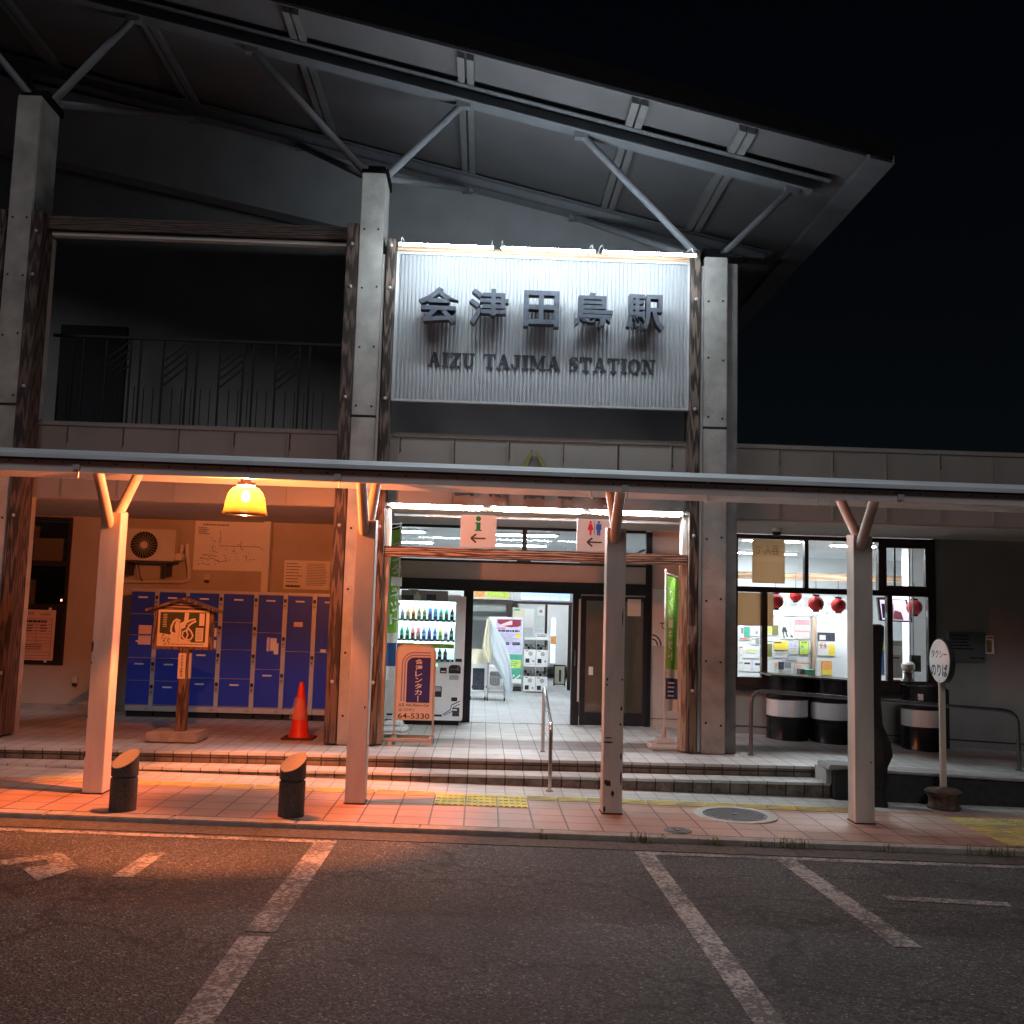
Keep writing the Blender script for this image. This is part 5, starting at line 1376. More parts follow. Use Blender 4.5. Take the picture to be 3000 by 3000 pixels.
# dark trunk behind the post
t = thing('dark_trunk', 'dark bare tree stump trunk standing just behind the rightmost post', 'tree', (4.20, 10.40, PV(4.2)))
z0 = PV(4.2)
mb = MB(); rings = []
for z, r_, ox in [(z0, .13, .01), (z0+.12, .10, 0), (z0+.40, .10, .02), (z0+.52, .135, .035), (z0+.65, .13, .03), (z0+.85, .085, 0), (z0+1.1, .075, -.01), (z0+1.5, .08, -.005), (z0+1.82, .095, .005), (z0+1.88, .095, .01), (z0+1.9, .06, .01)]:
    rings.append([mb.bm.verts.new((4.21+ox+r_*(1+.12*math.sin(3*k+z*5))*math.cos(6.28318*k/16), 10.40+r_*(1+.12*math.cos(2*k+z*4))*math.sin(6.28318*k/16), z)) for k in range(16)])
for i in range(len(rings)-1):
    for k in range(16): mb.bm.faces.new((rings[i][k], rings[i][(k+1) % 16], rings[i+1][(k+1) % 16], rings[i+1][k]))
mb.bm.faces.new(rings[-1]); mb.build('trunk', 'bark', t, smooth=True)
# wall notices under acrylic
o = plate('acrylic_notice', 'acrylic covered notice with long arrow on the grey wall behind the taxi sign', 'notice', 'white_paper', 6.75, 7.29, W-.02, 1.105, 1.52, .015, 'notices on the grey wall')
lines('print_line', 'dark_print', 6.79, 7.2, 1.25, 1.48, 5, W-.021, o, .4, .4, True); MB().box(7.05, 7.24, W-.0225, W-.0205, 1.15, 1.165).prism([(7.24, 1.135), (7.285, 1.157), (7.24, 1.18)], W-.0225, W-.0205).build('arrow', 'dark_print', o)
MB().box(6.75, 7.29, W-.027, W-.0235, 1.105, 1.52).build('cover', 'acrylic', o)
o = plate('acrylic_notice', 'narrow greenish notice at the right edge of the larger wall notice', 'notice', 'white_paper', 7.30, 7.425, W-.02, 1.22, 1.485, .015, 'notices on the grey wall')
prints(o, 7.30, 7.425, 1.22, 1.485, W-.0205, [('picture', 'olive_print', .1, .7, .1, .75), ('heading', 'dark_print', .2, .9, .85, .92)])

# things on the porch ceiling
def downlight(x, y, z, label):
    t = thing('downlight', label, 'lamp', (x, y, z), 'small ceiling downlights')
    MB().lathe([(.075, 0), (.075, -.008), (.055, -.010)], (x, y, z), 24).build('trim', 'white_plastic', t)
    MB().lathe([(.052, -.0105), (.05, -.012)], (x, y, z), 20).build('lens', 'spot_em' if x > 3 else 'white_plastic', t)
downlight(5.02, 13.0, 2.864, 'small lit ceiling downlight above the rightmost post')
downlight(.81, 13.0, 2.904, 'unlit round ceiling downlight over the entrance')
t = thing('dome_camera', 'grey dome security camera under the porch ceiling by the right column', 'camera', (3.95, 13.0, 2.864))
MB().lathe([(.075, 0), (.075, -.05), (.06, -.055)], (3.95, 13, 2.864), 24).build('housing', 'ac_white', t, smooth=True)
MB().lathe([(.058, -.056), (.055, -.085), (.035, -.108), (.005, -.115)], (3.95, 13, 2.864), 24).build('dome', 'black_plastic', t, smooth=True)
# balcony railing of the upper floor
t = thing('balcony_railing', 'dark steel balcony railing with slanted slats above the orange lit fascia', 'railing', (-3.8, 12.6, 3.84))
yb = 12.62
mb = MB().box(-5.71, -1.86, yb-.02, yb+.02, 5.05, 5.085)
for k in range(-1, 4):
    xa = -4.99+.735*k
    for xx in (xa-.02, xa+.29, xa+.42):
        if -5.7 < xx < -1.9: mb.box(xx-.011, xx+.011, yb-.012, yb+.012, 3.80, 5.049)
    for j in range(4):
        za = 4.45+.11*j
        if xa > -5.5: mb.bar((xa, yb, za), (xa+.28, yb, za+.25), .018)
    for q in range(1, 6):
        xx = xa+.735*q/6
        if -5.7 < xx < -1.9: mb.box(xx-.005, xx+.005, yb-.006, yb+.006, 3.82, 4.42)
mb.build('bars', 'black_frame', t)

# ---------------------------------------------------------------- lanterns, blinds and posters of the shop
def lantern(x, y, z, r, label, txt):
    t = thing('paper_lantern', label, 'lantern', (x, y, z+r*1.05), 'red paper lanterns in the shop window')
    pr = [(r*.42, -r*.98)]
    for k in range(19):
        a_ = R(-78+156*k/18); rr_ = r*math.cos(a_)*(1.0 if k % 2 else .965)
        pr.append((max(rr_, r*.3), r*1.0*math.sin(a_)))
    pr.append((r*.42, r*.98))
    MB().lathe(pr, (x, y, z), 32).build('paper', 'lantern', t, smooth=True)
    for s in (-1, 1): MB().lathe([(r*.44, s*r*.94), (r*.46, s*r*1.0), (r*.44, s*r*1.12), (r*.36, s*r*1.12)] if s > 0 else [(r*.36, -r*1.12), (r*.44, -r*1.12), (r*.46, -r*1.0), (r*.44, -r*.94)], (x, y, z), 24).build('collar', 'black_plastic', t)
    MB().tube([(x, y, z+r*1.1), (x, y, z+r*1.1+.25)], .004, 6).build('cord', 'black_plastic', t)
    if txt:
        polys = None
        p = text('lettering', txt, 'dark_print', x+r*.05, x+r*.62, z-r*.55, z+r*.55, y-r*.99, t, .02, line=.95)
        for v in p.data.vertices:      # lay the letters on the round paper
            wx = v.co.x; wz = v.co.z+r*1.05
            v.co.y = -math.sqrt(max(r*r*1.02-wx*wx-wz*wz, 0))-.002
lantern(4.545, 15.0, 1.91, .122, 'red paper lantern nearest the brown window post, partly behind a blind', '田\n島')
lantern(5.175, 15.0, 1.895, .122, 'red paper lantern with black characters in the middle of the shop window', '田\n島')
lantern(5.525, 15.0, 1.875, .115, 'plain red paper lantern just left of the white post', '')
lantern(5.02, 15.5, 2.02, .10, 'red paper lantern set farther back behind the middle one', '')
lantern(6.72, 15.0, 1.875, .122, 'red paper lantern with black characters beside the hanging screen', '田\n島')
def sheet_thing(nm, label, cat, mt, x0, x1, z0, z1, y, grp=None, th=.006): return plate(nm, label, cat, mt, x0, x1, y, z0, z1, th, grp)
o = sheet_thing('paper_blind', 'brown paper sheet with faint reversed brush writing in the upper shop window', 'blind', 'blind', 3.905, 4.385, 2.15, 2.785, W+.03, 'brown papers in the shop window')
text('lettering', '呑んで', 'tan_wall', 3.95, 4.30, 2.56, 2.70, W+.0298, o, 0, mirror=True)
sheet_thing('paper_blind', 'brown paper blind at the far left of the lower shop window', 'blind', 'blind', 3.685, 4.045, 1.53, 2.01, W+.03, 'brown papers in the shop window')
sheet_thing('paper_blind', 'narrow brown paper blind beside the brown window post', 'blind', 'blind', 4.114, 4.22, 1.53, 2.01, W+.03, 'brown papers in the shop window')
PS = 'posters on the shop wall'
def poster(label, mt, x0, x1, z0, z1, items, nlines=0, y=P_-.012):
    o = sheet_thing('poster', label, 'poster', mt, x0, x1, z0, z1, y, PS)
    prints(o, x0, x1, z0, z1, y, items)
    if nlines: lines('print_line', 'grey_print', x0+(x1-x0)*.1, x1-(x1-x0)*.1, z0+(z1-z0)*.08, z0+(z1-z0)*.45, nlines, y-.0002, o, .35)
    return o
o = poster('white poster with a standing person in black skirt and a small dog', 'white_paper', 5.085, 5.33, 1.30, 1.635, [('heading', 'grey_print', .72, .78, .55, .9)])
MB().lathe([(.022, -.002), (.022, 0)], (5.155, P_-.0125, 1.585), 12, 'y').prism([(5.135, 1.56), (5.175, 1.56), (5.18, 1.50), (5.13, 1.50)], P_-.0145, P_-.0125).build('drawn_body', 'ac_white', o)
MB().prism([(5.13, 1.498), (5.185, 1.498), (5.215, 1.42), (5.115, 1.42)], P_-.0145, P_-.0125).prism([(5.13, 1.419), (5.15, 1.419), (5.165, 1.32), (5.15, 1.32)], P_-.0145, P_-.0125).prism([(5.175, 1.419), (5.195, 1.419), (5.225, 1.335), (5.205, 1.335)], P_-.0145, P_-.0125).prism([(5.26, 1.37), (5.275, 1.38), (5.31, 1.345), (5.30, 1.325), (5.27, 1.33)], P_-.0145, P_-.0125).build('drawn_skirt', 'dark_print', o)
poster('poster with pink and red bands, upper right on the shop board', 'white_paper', 5.345, 5.585, 1.31, 1.635, [('band', 'pink_print', 0, 1, .72, 1), ('panel', 'pink_paper', .06, .94, .06, .68), ('band', 'pink_print', .0, 1, .36, .44)])
poster('green grey poster behind the middle of the blind edge', 'white_paper', 4.86, 5.055, 1.36, 1.64, [('picture', 'olive_print', .45, 1, .02, .6), ('picture', 'lime_print', .0, .42, .1, .5)])
poster('white sheet with bright yellow panel and small print', 'white_paper', 4.98, 5.215, .985, 1.275, [('panel', 'yellow_print', 0, 1, .45, .95), ('heading', 'dark_print', .02, .55, .83, .9), ('heading', 'dark_print', .02, .98, .38, .43)], 4)
poster('pale sheet with two rows of faint pictures beside the yellow one', 'white_paper', 5.235, 5.385, 1.05, 1.265, [('picture', 'lilac_print', .1, .45, .55, .85), ('picture', 'lilac_print', .55, .9, .55, .85), ('heading', 'grey_print', .0, 1, .93, .97)], 3)
poster('lime green framed poster at the right of the white board', 'dark_print', 5.415, 5.575, 1.045, 1.28, [('field', 'lime_print', .04, .96, .03, .97), ('heading', 'olive_print', .2, .8, .82, .92), ('picture', 'teal_print', .15, .45, .5, .65)], 0)
poster('tall sheet with green table columns, left edge of the white board', 'white_paper', 4.845, 4.96, .96, 1.275, [('table', 'olive_print', .1, .9, .1, .8), ('heading', 'grey_print', 0, 1, .9, .96)])
o = poster('large landscape poster with dark mountain and black brush letters', 'white_paper', 5.735, 6.03, 1.04, 1.43, [('picture', 'letter_dark', 0, 1, .62, 1), ('picture', 'white_paper', .1, .45, .68, .88), ('picture', 'yellow_print', .62, .98, .0, .5), ('picture', 'pink_paper', .12, .5, .3, .6)], 0)
text('lettering', 'サキ', 'dark_print', 5.755, 5.89, 1.16, 1.24, P_-.0165, o, .02)
poster('orange and yellow poster below the landscape poster', 'white_paper', 5.795, 5.975, .715, .95, [('field', 'orange_print', 0, 1, .35, 1), ('field', 'yellow_print', 0, 1, 0, .34)])
poster('cream leaflet with orange heading behind the green box', 'white_paper', 5.335, 5.59, .75, .915, [('heading', 'orange_print', .02, .98, .85, .98), ('panel', 'pink_paper', .05, .45, .1, .75)], 0)
poster('grey brochure with two dark pictures low on the board', 'white_paper', 5.045, 5.285, .77, .92, [('picture', 'letter_dark', .05, .45, .1, .95), ('picture', 'grey_print', .5, .95, .3, .95)])
poster('white sheet with green highlighted line in the left pane', 'white_paper', 4.455, 4.725, .96, 1.145, [('highlight', 'lime_print', .2, .8, .62, .78), ('line', 'grey_print', .2, .75, .45, .5)])
poster('dark green and white flyer with red strip, upper left pane', 'white_paper', 4.40, 4.565, 1.26, 1.49, [('field', 'teal_print', .4, 1, .2, 1), ('strip', 'red_print', 0, 1, .06, .16), ('picture', 'grey_print', .1, .35, .5, .9)])
poster('white leaflet with pink blossoms in the left pane', 'white_paper', 4.59, 4.735, 1.335, 1.51, [('picture', 'pink_paper', .1, .5, .5, .9), ('picture', 'grey_print', .5, .8, .2, .5)])
poster('white sheets with black heading and grey column, lower left pane', 'white_paper', 4.46, 4.74, .74, .93, [('heading', 'dark_print', .05, .4, .62, .78), ('column', 'lilac_print', .45, .62, .1, 1), ('heading', 'dark_print', .7, 1, .55, .75)])
poster('narrow red lined notice at the far left of the left pane', 'white_paper', 4.385, 4.45, .75, 1.15, [('line', 'red_print', 0, 1, .95, 1), ('line', 'grey_print', 0, 1, .3, .34), ('dot', 'red_print', .4, .6, .6, .66)])
poster('plain pale sheet under the person poster', 'white_paper', 5.235, 5.385, .945, 1.04, [('heading', 'grey_print', .05, .95, .8, .95)], 2)
poster('small cream sheet with orange square in the lower middle of the board', 'white_paper', 4.99, 5.04, .72, .93, [('square', 'orange_print', .1, .9, .5, .8)], 2)
poster('two-tone grey sheet at the top left of the board', 'white_paper', 4.60, 4.735, 1.19, 1.32, [('picture', 'grey_print', .5, .95, .1, .9), ('heading', 'dark_print', .05, .45, .7, .8)], 0)
poster('pale lilac leaflet right above the green box', 'lilac_print', 5.12, 5.21, .92, .975, [('heading', 'white_paper', .1, .9, .5, .8)], 0)
t = thing('lit_sign', 'long white lit sign with red lines hanging over the shop posters', 'sign', (5.2, 16.0, 1.69))
MB().box(4.80, 5.615, 16.0, 16.08, 1.685, 1.85).build('case', 'grey_metal', t); box('lit_face', 'lightbox_em', 4.815, 5.60, 15.993, 15.9985, 1.70, 1.84, t)
lines('red_line', 'red_print', 4.83, 5.40, 1.745, 1.785, 2, 15.992, t, .3, .2, True); text('lettering', '八十里越', 'dark_print', 5.45, 5.57, 1.705, 1.73, 15.9915, t) if False else lines('mark', 'dark_print', 5.43, 5.585, 1.705, 1.73, 1, 15.992, t, .9, .0, True)
MB().tube([(5.05, 16.04, 1.851), (5.05, 16.04, 2.05)], .012, 8).tube([(5.45, 16.04, 1.851), (5.45, 16.04, 2.05)], .012, 8).build('hanger', 'white_plastic', t)
t = thing('hanging_screen', 'tilted hanging screen with pink and white picture in the right pane', 'screen', (6.65, 15.5, 1.65))
MB().prism([(6.38, 1.655), (6.92, 1.64), (6.82, 2.03), (6.34, 2.03)], 15.5, 15.55).build('case', 'black_plastic', t)
for nm, mt, pts in (('picture', 'tv_em', [(6.42, 1.675), (6.88, 1.665), (6.79, 1.99), (6.38, 1.99)]), ('picture_patch', 'pink_print', [(6.56, 1.68), (6.76, 1.675), (6.72, 1.80), (6.62, 1.83)]), ('picture_patch', 'white_paper', [(6.55, 1.72), (6.60, 1.70), (6.60, 1.93), (6.53, 1.92)]), ('picture_patch', 'letter_dark', [(6.42, 1.70), (6.49, 1.70), (6.45, 1.93), (6.40, 1.93)])):
    MB().prism(pts, 15.494-.001*len(mt), 15.4985).build(nm, mt, t)
MB().tube([(6.64, 15.53, 2.03), (6.64, 15.53, 2.89)], .02, 8).build('hanger', 'black_plastic', t)
def shop_light(x, y, w, d, label):
    t = thing('ceiling_light', label, 'lamp', (x, y, 2.90), 'ceiling lights indoors')
    MB().box(x-w/2-.03, x+w/2+.03, y-d/2-.03, y+d/2+.03, 2.872, 2.90).build('housing', 'white_plastic', t)
    MB().box(x-w/2, x+w/2, y-d/2, y+d/2, 2.862, 2.871).build('diffuser', 'shop_em', t)
shop_light(4.6, 15.4, .9, .12, 'lit strip light on the shop ceiling nearer the column')
shop_light(6.2, 15.9, .9, .12, 'lit strip light on the shop ceiling near the hanging screen')
shop_light(5.4, 18.4, 1.1, .12, 'lit strip light on the shop ceiling at the back')
tag(MB().box(6.57, 6.84, 15.40, 15.46, 2.005, 2.05).build('strip_lamp', 'lightbox_em', loc=(6.7, 15.43, 2.0)), 'short bright strip lamp above the hanging screen', 'lamp')
t = thing('tissue_box', 'turquoise box on the window counter under the posters', 'box', (5.16, 14.3, .80)); box('carton', 'cloth_white', 4.90, 5.06, 14.2, 14.4, .72, .86, t) if False else None
MB().box(5.00, 5.16, 15.0, 15.18, .72, .875).build('carton', 'teal_print', t, bevel=.004); MB().box(4.93, 4.998, 15.0, 15.18, .72, .88).build('carton_side', 'letter_dark', t)
t['label'] = 'turquoise box with dark side on the counter inside the shop window'
box('window_counter', 'timber_pale_x', 3.7, 6.45, 14.13, 15.3, .68, .715, B)
# things on the sill in the right pane
t = thing('ornament', 'round whitish ornament on dark stand inside the right pane', 'ornament', (6.31, 14.32, .716))
MB().lathe([(.02, .19), (.075, .215), (.098, .26), (.095, .31), (.06, .345), (.01, .352)], (6.31, 14.32, .716), 24).build('head', 'ac_white', t, smooth=True)
MB().lathe([(.10, 0), (.09, .05), (.06, .11), (.055, .17), (.07, .195)], (6.31, 14.32, .716), 20).build('stand', 'rust_iron', t, smooth=True)
tag(MB().box(6.0, 6.17, 14.25, 14.35, .716, .80).build('red_box', 'red_print', loc=(6.1, 14.3, .716), bevel=.004), 'small red box beside the round ornament', 'box')
o = sheet_thing('price_stand', 'grey framed sheet standing behind the round ornament', 'notice', 'grey_metal', 6.20, 6.41, .80, 1.36, 14.75); prints(o, 6.20, 6.41, .80, 1.36, 14.75, [('sheet', 'white_paper', .1, .95, .62, .86), ('heading', 'dark_print', .3, .8, .52, .56)])
o = sheet_thing('leaflet', 'blue and green leaflet with peak shape in the right pane', 'leaflet', 'blue_print', 6.02, 6.22, .82, 1.55, 14.95); prints(o, 6.02, 6.22, .82, 1.55, 14.95, [('field', 'lime_print', 0, 1, .52, .68), ('field', 'teal_print', 0, 1, .68, 1), ('sheet', 'white_paper', .4, .8, .75, .92)])
tag(MB().tube([(6.245, 14.6, 1.25), (6.29, 14.6, 1.52)], .008, 6).tube([(6.345, 14.6, 1.25), (6.29, 14.6, 1.52)], .008, 6).build('paper_peak', 'white_paper', loc=(6.29, 14.6, 1.25)), 'thin white folded card shaped like a peak behind the ornament', 'card') if False else None

# ================================================================== INSIDE THE LOBBY
def gacha(x, y, label):
    t = thing('capsule_machine', label, 'capsule machine', (x, y, 0), 'white capsule toy machines in two stacks')
    w_ = .118
    for zz in (0.03, .57):
        MB().box(x-w_, x+w_, y, y+.26, zz, zz+.30).build('cabinet', 'white_plastic', t, bevel=.006)
        MB().box(x-w_+.004, x+w_-.004, y+.01, y+.25, zz+.301, zz+.50).build('hopper', 'acrylic', t, bevel=.008)
        MB().box(x-w_, x+w_, y, y+.26, zz+.501, zz+.535).build('lid', 'white_plastic', t)
        MB().lathe([(.045, -.006), (.045, 0)], (x+.01, y-.0005, zz+.22), 20, 'y').lathe([(.02, -.02), (.02, -.0065)], (x+.01, y-.0005, zz+.22), 14, 'y').build('dial', 'grey_metal', t)
        MB().box(x-.09, x-.01, y-.006, y-.0005, zz+.035, zz+.12).build('outlet', 'black_plastic', t)
        MB().box(x+.05, x+.085, y-.003, y-.0005, zz+.05, zz+.09).box(x-.09, x-.03, y-.003, y-.0005, zz+.265, zz+.285).build('label_print', 'grey_print', t)
        for k in range(7): MB().lathe([(.004, -.03), (.026, -.015), (.03, 0), (.026, .015), (.004, .03)], (x-.075+.05*(k % 4), y+.07+.07*(k//4), zz+.335+.05*(k//4)), 10).build('capsule', ('grey_metal', 'letter_dark', 'ac_white')[k % 3], t, smooth=True)
    return t
gacha(1.01, 20.0, 'left stack of two white capsule toy machines beyond the open door')
gacha(1.255, 19.97, 'right stack of two white capsule toy machines under the small placard')
o = plate('placard', 'small white placard standing on the right capsule machine', 'placard', 'white_paper', 1.12, 1.37, 20.02, 1.106, 1.20, .01); lines('print_line', 'dark_print', 1.14, 1.35, 1.12, 1.18, 2, 20.019, o, .5, .1, True)
# poster stand
t = thing('poster_stand', 'white display stand with train poster and green leaflet panel inside the lobby', 'display stand', (.60, 20.35, 0))
py_ = 20.30
MB().box(.15, .865, py_, py_+.04, .14, 1.515).build('board', 'white_plastic', t, bevel=.006); box('base', 'black_plastic', .15, .86, py_-.02, py_+.25, 0, .06, t); MB().tube([(.87, py_-.02, .02), (.885, py_, .9)], .012, 8).build('stay', 'grey_metal', t)
p = box('poster_sheet', 'lilac_print', .30, .84, py_-.006, py_-.001, .78, 1.48, t)
MB().prism([(.33, 1.465), (.82, 1.465), (.82, 1.34), (.74, 1.315), (.6, 1.305), (.45, 1.33), (.35, 1.38), (.33, 1.40)], py_-.009, py_-.0065).build('train_picture', 'maroon_print', p)
MB().prism([(.36, 1.34), (.60, 1.44), (.64, 1.44), (.64, 1.36), (.45, 1.33)], py_-.011, py_-.0093).build('train_side', 'pink_paper', p)
lines('heading', 'red_print', .33, .50, 1.265, 1.295, 1, py_-.007, p, .9, 0, True); lines('heading', 'dark_print', .35, .80, 1.205, 1.25, 1, py_-.007, p, .9, .02, True); lines('body_text', 'grey_print', .40, .80, .96, 1.17, 9, py_-.007, p, .35, .4)
MB().lathe([(.05, -.008), (.05, -.0065)], (.765, py_, 1.13), 18, 'y').build('badge', 'yellow_print', p); MB().box(.52, .59, py_-.008, py_-.0065, .94, 1.0).box(.65, .81, py_-.008, py_-.0065, .94, 1.0).build('photo', 'letter_dark', p)
p = box('leaflet_panel', 'teal_print', .40, .86, py_-.006, py_-.001, .16, .755, t); box('leaflet_field', 'lime_print', .45, .84, py_-.009, py_-.0065, .47, .64, p); lines('leaflet_text', 'teal_print', .50, .80, .50, .61, 3, py_-.0095, p, .5, .2, True)
mb = MB()
for k in range(9): mb.lathe([(.02, -.002), (.02, 0)], (.50+.04*k, py_-.0065, .26+.03*(k % 3)), 10, 'y')
mb.build('blossom', 'white_paper', p); box('leaflet_foot', 'white_paper', .41, .855, py_-.009, py_-.0065, .16, .25, p)
# carts
def cart(x0, x1, y, label, mesh):
    t = thing('cart', label, 'cart', ((x0+x1)/2, y+.2, 0), 'carts standing inside the door')
    mb = MB()
    for xx in (x0, x1):
        for yy in (y, y+.45): mb.box(xx-.012, xx+.012, yy-.012, yy+.012, .07, .69)
    mb.box(x0, x1, y-.012, y+.012, .15, .18).box(x0, x1, y-.012, y+.012, .66, .69).box(x0, x1, y+.44, y+.46, .66, .69)
    for xx in (x0, x1): mb.box(xx-.010, xx+.010, y, y+.45, .655, .685).box(xx-.010, xx+.010, y, y+.45, .15, .18)
    mb.build('frame', 'white_plastic' if not mesh else 'grey_metal', t)
    box('shelf', 'white_plastic', x0, x1, y+.012, y+.44, .14, .16, t)
    if mesh:
        mb = MB()
        for k in range(1, 10): mb.tube([(x0+(x1-x0)*k/10, y, .27), (x0+(x1-x0)*k/10, y, .60)], .004, 5)
        for zz in (.27, .43, .60): mb.tube([(x0, y, zz), (x1, y, zz)], .005, 5)
        mb.build('wire_basket', 'grey_metal', t); box('basket_load', 'grey_print', x0+.03, x1-.08, y+.06, y+.35, .28, .52, t, .02); box('crate', 'white_plastic', x0+.02, x1-.02, y+.03, y+.4, .162, .262, t, .01)
    else:
        box('dark_panel', 'letter_dark', x0+.03, x1-.02, y-.004, y+.004, .185, .58, t)
    for xx in (x0, x1): MB().lathe([(.035, -.012), (.035, .012)], (xx, y, .036), 16, 'x').build('wheel', 'black_plastic', t)
cart(-.16, .105, 18.1, 'white cart with dark panel just inside the left door jamb', False)
cart(.15, .46, 18.0, 'grey wire basket cart under the hanging white cloth', True)
def drape(name, label, mt, top, left, right, bot, y, nf, group=None, loc=None):
    """cloth gathered at the top and spread to the bottom, with folds"""
    mb = MB(); nu, nv = 22, 22; g = []
    for j in range(nv+1):
        v_ = j/nv; row = []
        for i in range(nu+1):
            u_ = i/nu
            def at(path):
                n_ = len(path)-1; q = v_*n_; k = min(int(q), n_-1); f = q-k
                return (path[k][0]*(1-f)+path[k+1][0]*f, path[k][1]*(1-f)+path[k+1][1]*f)
            a_ = at(left); b_ = at(right)
            row.append(mb.bm.verts.new((a_[0]*(1-u_)+b_[0]*u_, y+.035*math.sin(u_*nf+v_*2)*(.25+v_*.75)-.10*math.sin(math.pi*u_)*v_, a_[1]*(1-u_)+b_[1]*u_+bot*math.sin(u_*math.pi)*v_*v_)))
        g.append(row)
    for j in range(nv):
        for i in range(nu): mb.bm.faces.new((g[j][i], g[j][i+1], g[j+1][i+1], g[j+1][i]))
    bmesh.ops.solidify(mb.bm, geom=list(mb.bm.faces), thickness=.004)
    o = mb.build(name, mt, smooth=True, loc=loc or (.3, y, .2)); return tag(o, label, 'cloth', group)
drape('hanging_cloth', 'pale blue white cloth hanging in folds over the wire cart', 'cloth_white', 0, [(.12, 1.49), (.14, 1.0), (.19, .74), (.30, .60), (.43, .40), (.48, .18)], [(.15, 1.50), (.33, 1.25), (.43, 1.10), (.53, .85), (.58, .50), (.605, .22)], -.03, 17.85, 15)
drape('hanging_cloth', 'cream cloth bunched beside the white cloth', 'cloth_cream', 0, [(.10, 1.49), (.05, 1.15), (.03, .97), (.07, .80), (.16, .70)], [(.14, 1.49), (.15, 1.2), (.18, 1.0), (.21, .85), (.20, .69)], -.01, 17.78, 12)
drape('cart_cover', 'cream cloth laid over the white cart', 'cloth_cream', 0, [(-.20, .935), (-.20, .80), (-.20, .66)], [(.10, .935), (.11, .82), (.13, .70)], -.015, 18.02, 8)
box('cover_support', 'white_plastic', -.19, .09, 18.08, 18.4, .70, .92, None) if False else None
# departure display
t = thing('departure_display', 'blue scrolling message display hanging above the inner door', 'display', (1.2, 19.0, 1.86))
MB().box(.61, 1.75, 19.0, 19.12, 1.84, 2.04).build('case', 'grey_metal', t); box('screen', 'screen_em', .755, 1.71, 18.994, 18.999, 1.865, 2.01, t)
text('lettering', 'ご協力をお願いします。 Pleas', 'screen_txt', .77, 1.70, 1.88, 1.935, 18.9925, t)
MB().tube([(.8, 19.06, 2.04), (.8, 19.06, 2.93)], .015, 8).tube([(1.6, 19.06, 2.04), (1.6, 19.06, 2.93)], .015, 8).build('hanger', 'grey_metal', t)
o = plate('fare_table', 'cream timetable board above the inner screen', 'timetable', 'cloth_cream', -.18, .60, LB-.02, 1.88, 2.30, .015); prints(o, -.18, .60, 1.88, 2.30, LB-.0205, [('table', 'orange_print', .02, .3, .1, .9), ('table', 'lime_print', .35, .95, .1, .9)])
o = plate('framed_notice', 'small white framed notice on the inner glass', 'notice', 'white_paper', 1.19, 1.335, LB-.03, 1.56, 1.745, .01); prints(o, 1.19, 1.335, 1.56, 1.745, LB-.0305, [('symbol', 'grey_print', .3, .7, .35, .65)])
o = plate('glass_poster', 'pale green poster on the inner glass', 'poster', 'cloth_cream', .66, .90, LB-.03, 1.48, 1.72, .006); lines('print_line', 'teal_print', .69, .87, 1.64, 1.69, 1, LB-.031, o, .8)
plate('glass_poster', 'plain pale grey poster on the inner glass', 'poster', 'white_paper', .91, 1.12, LB-.03, 1.30, 1.70, .006)
o = plate('barcode_notice', 'white notice with violet bars low on the inner glass', 'notice', 'white_paper', 1.10, 1.34, LB-.03, 1.19, 1.30, .006)
mb = MB()
for k in range(12): mb.box(1.14+.016*k, 1.147+.016*k, LB-.0325, LB-.0305, 1.20, 1.28)
mb.build('bars', 'lilac_print', o)
t = thing('wall_clock', 'round clock seen through the glass above the door', 'clock', (.30, LB-.02, 2.55))
MB().lathe([(.14, 0), (.14, -.03), (.125, -.035)], (.30, LB-.02, 2.60), 32, 'y').build('case', 'grey_metal', t); MB().lathe([(.122, -.036), (.12, -.037)], (.30, LB-.02, 2.60), 32, 'y').build('face', 'white_paper', t)
MB().box(.297, .303, LB-.06, LB-.0575, 2.60, 2.69).box(.30, .36, LB-.06, LB-.0575, 2.597, 2.603).build('hands', 'dark_print', t)
# train at the platform beyond
t = thing('train', 'white train with lit door window and orange patch beyond the inner door', 'train', (1.8, 24, 0))
MB().box(.9, 3.1, 24.2, 25.8, .3, 2.6).build('body', 'white_plastic', t, bevel=.02)
MB().prism(rr(1.70, 1.86, .38, 1.53, .05), 24.16, 24.199).build('door', 'white_plastic', t)
MB().prism(rr(1.725, 1.835, .40, 1.50, .05), 24.15, 24.1595).build('door_glass', 'wagon_glass', t); box('orange_patch', 'orange_print', 1.725, 1.85, 24.14, 24.1495, .85, 1.06, t)
t = thing('panel_stand', 'black framed panel stand near the inner door', 'stand', (1.79, 22, 0))
MB().box(1.65, 1.675, 22, 22.03, 0, .47).box(1.895, 1.92, 22, 22.03, 0, .47).box(1.676, 1.894, 22, 22.03, .445, .47).box(1.676, 1.894, 22, 22.03, .03, .05).build('frame', 'black_plastic', t); box('panel', 'cloth_cream', 1.676, 1.894, 22.01, 22.02, .051, .444, t); box('panel_bar', 'letter_dark', 1.77, 1.82, 22.004, 22.0095, .10, .36, t)
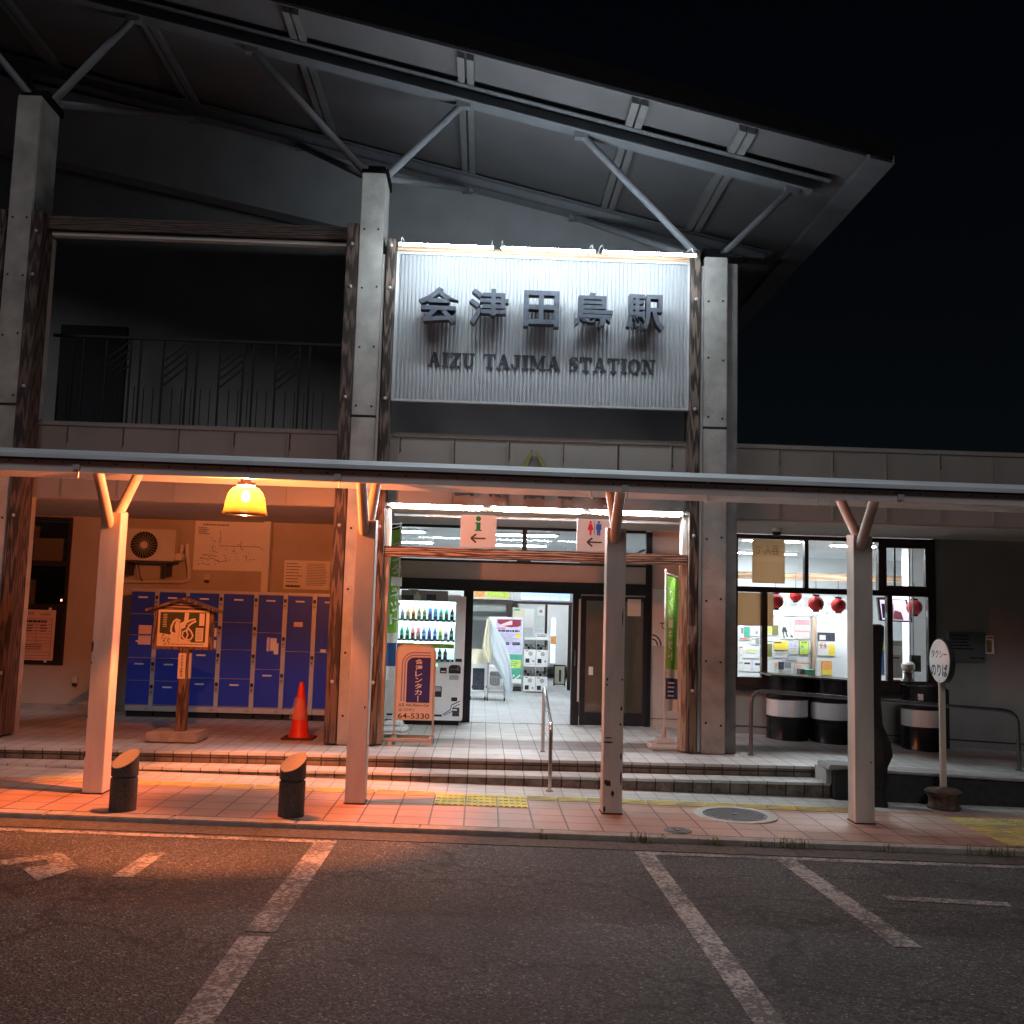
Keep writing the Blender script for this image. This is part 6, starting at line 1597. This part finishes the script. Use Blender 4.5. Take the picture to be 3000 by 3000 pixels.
for (x, y), lb in zip(((-1.6, 16.2), (.6, 16.2), (-1.6, 18.8), (.6, 18.8), (1.6, 22.5)), ('near left', 'near right', 'far left', 'far right', 'rear')):
    t = thing('ceiling_light', 'lit ceiling panel in the lobby, %s one' % lb, 'lamp', (x, y, 2.94 if y < 21 else 2.86), 'ceiling lights indoors')
    zt = 2.939 if y < 21 else 2.8
    MB().box(x-.65, x+.65, y-.17, y+.17, zt-.03, zt).build('housing', 'white_plastic', t); MB().box(x-.60, x+.60, y-.13, y+.13, zt-.04, zt-.0305).build('diffuser', 'panel_em', t)

# weeds in the kerb joint ------------------------------------------------
for (x, n_, s_), lb in zip(((.60, 16, .6), (1.42, 30, 1.0), (2.02, 22, .8), (2.42, 16, .7), (2.72, 30, 1.1), (3.5, 18, .8), (4.45, 34, 1.1)), ('below the middle kerb joint', 'left of the small round cover', 'just right of the small round cover', 'short, below the big manhole', 'tall and wide, right of the big manhole', 'in front of the rightmost post', 'by the yellow corner tiles')):
    t = tag(bpy.data.objects.new('weed_tuft', None), 'grass tuft growing along the kerb, '+lb, 'weed', 'weeds along the kerb'); col.objects.link(t); t.location = (x, 8.48, RD(x))
    for nm, mt, cnt in (('blades', 'weed', n_), ('dry_blades', 'weed_dry', n_//2)):
        mb = MB()
        for k in range(cnt):
            bx = x+random.gauss(0, .085*s_); by = 8.485+random.uniform(-.02, .012); a_ = random.uniform(0, 6.28); h = random.uniform(.03, .11)*s_; ln = random.uniform(.01, .07)*s_; w_ = .0035
            px_, py2 = math.cos(a_+1.57)*w_, math.sin(a_+1.57)*w_; z_ = RD(bx)
            p0 = (bx, by, z_); p1 = (bx+math.cos(a_)*ln*.4, by+math.sin(a_)*ln*.4, z_+h*.7); p2 = (bx+math.cos(a_)*ln, by+math.sin(a_)*ln, z_+h)
            mb.poly([(p0[0]-px_, p0[1]-py2, p0[2]), (p0[0]+px_, p0[1]+py2, p0[2]), (p1[0]+px_*.8, p1[1]+py2*.8, p1[2]), (p1[0]-px_*.8, p1[1]-py2*.8, p1[2])])
            mb.poly([(p1[0]-px_*.8, p1[1]-py2*.8, p1[2]), (p1[0]+px_*.8, p1[1]+py2*.8, p1[2]), p2])
        mb.build(nm, mt, t)
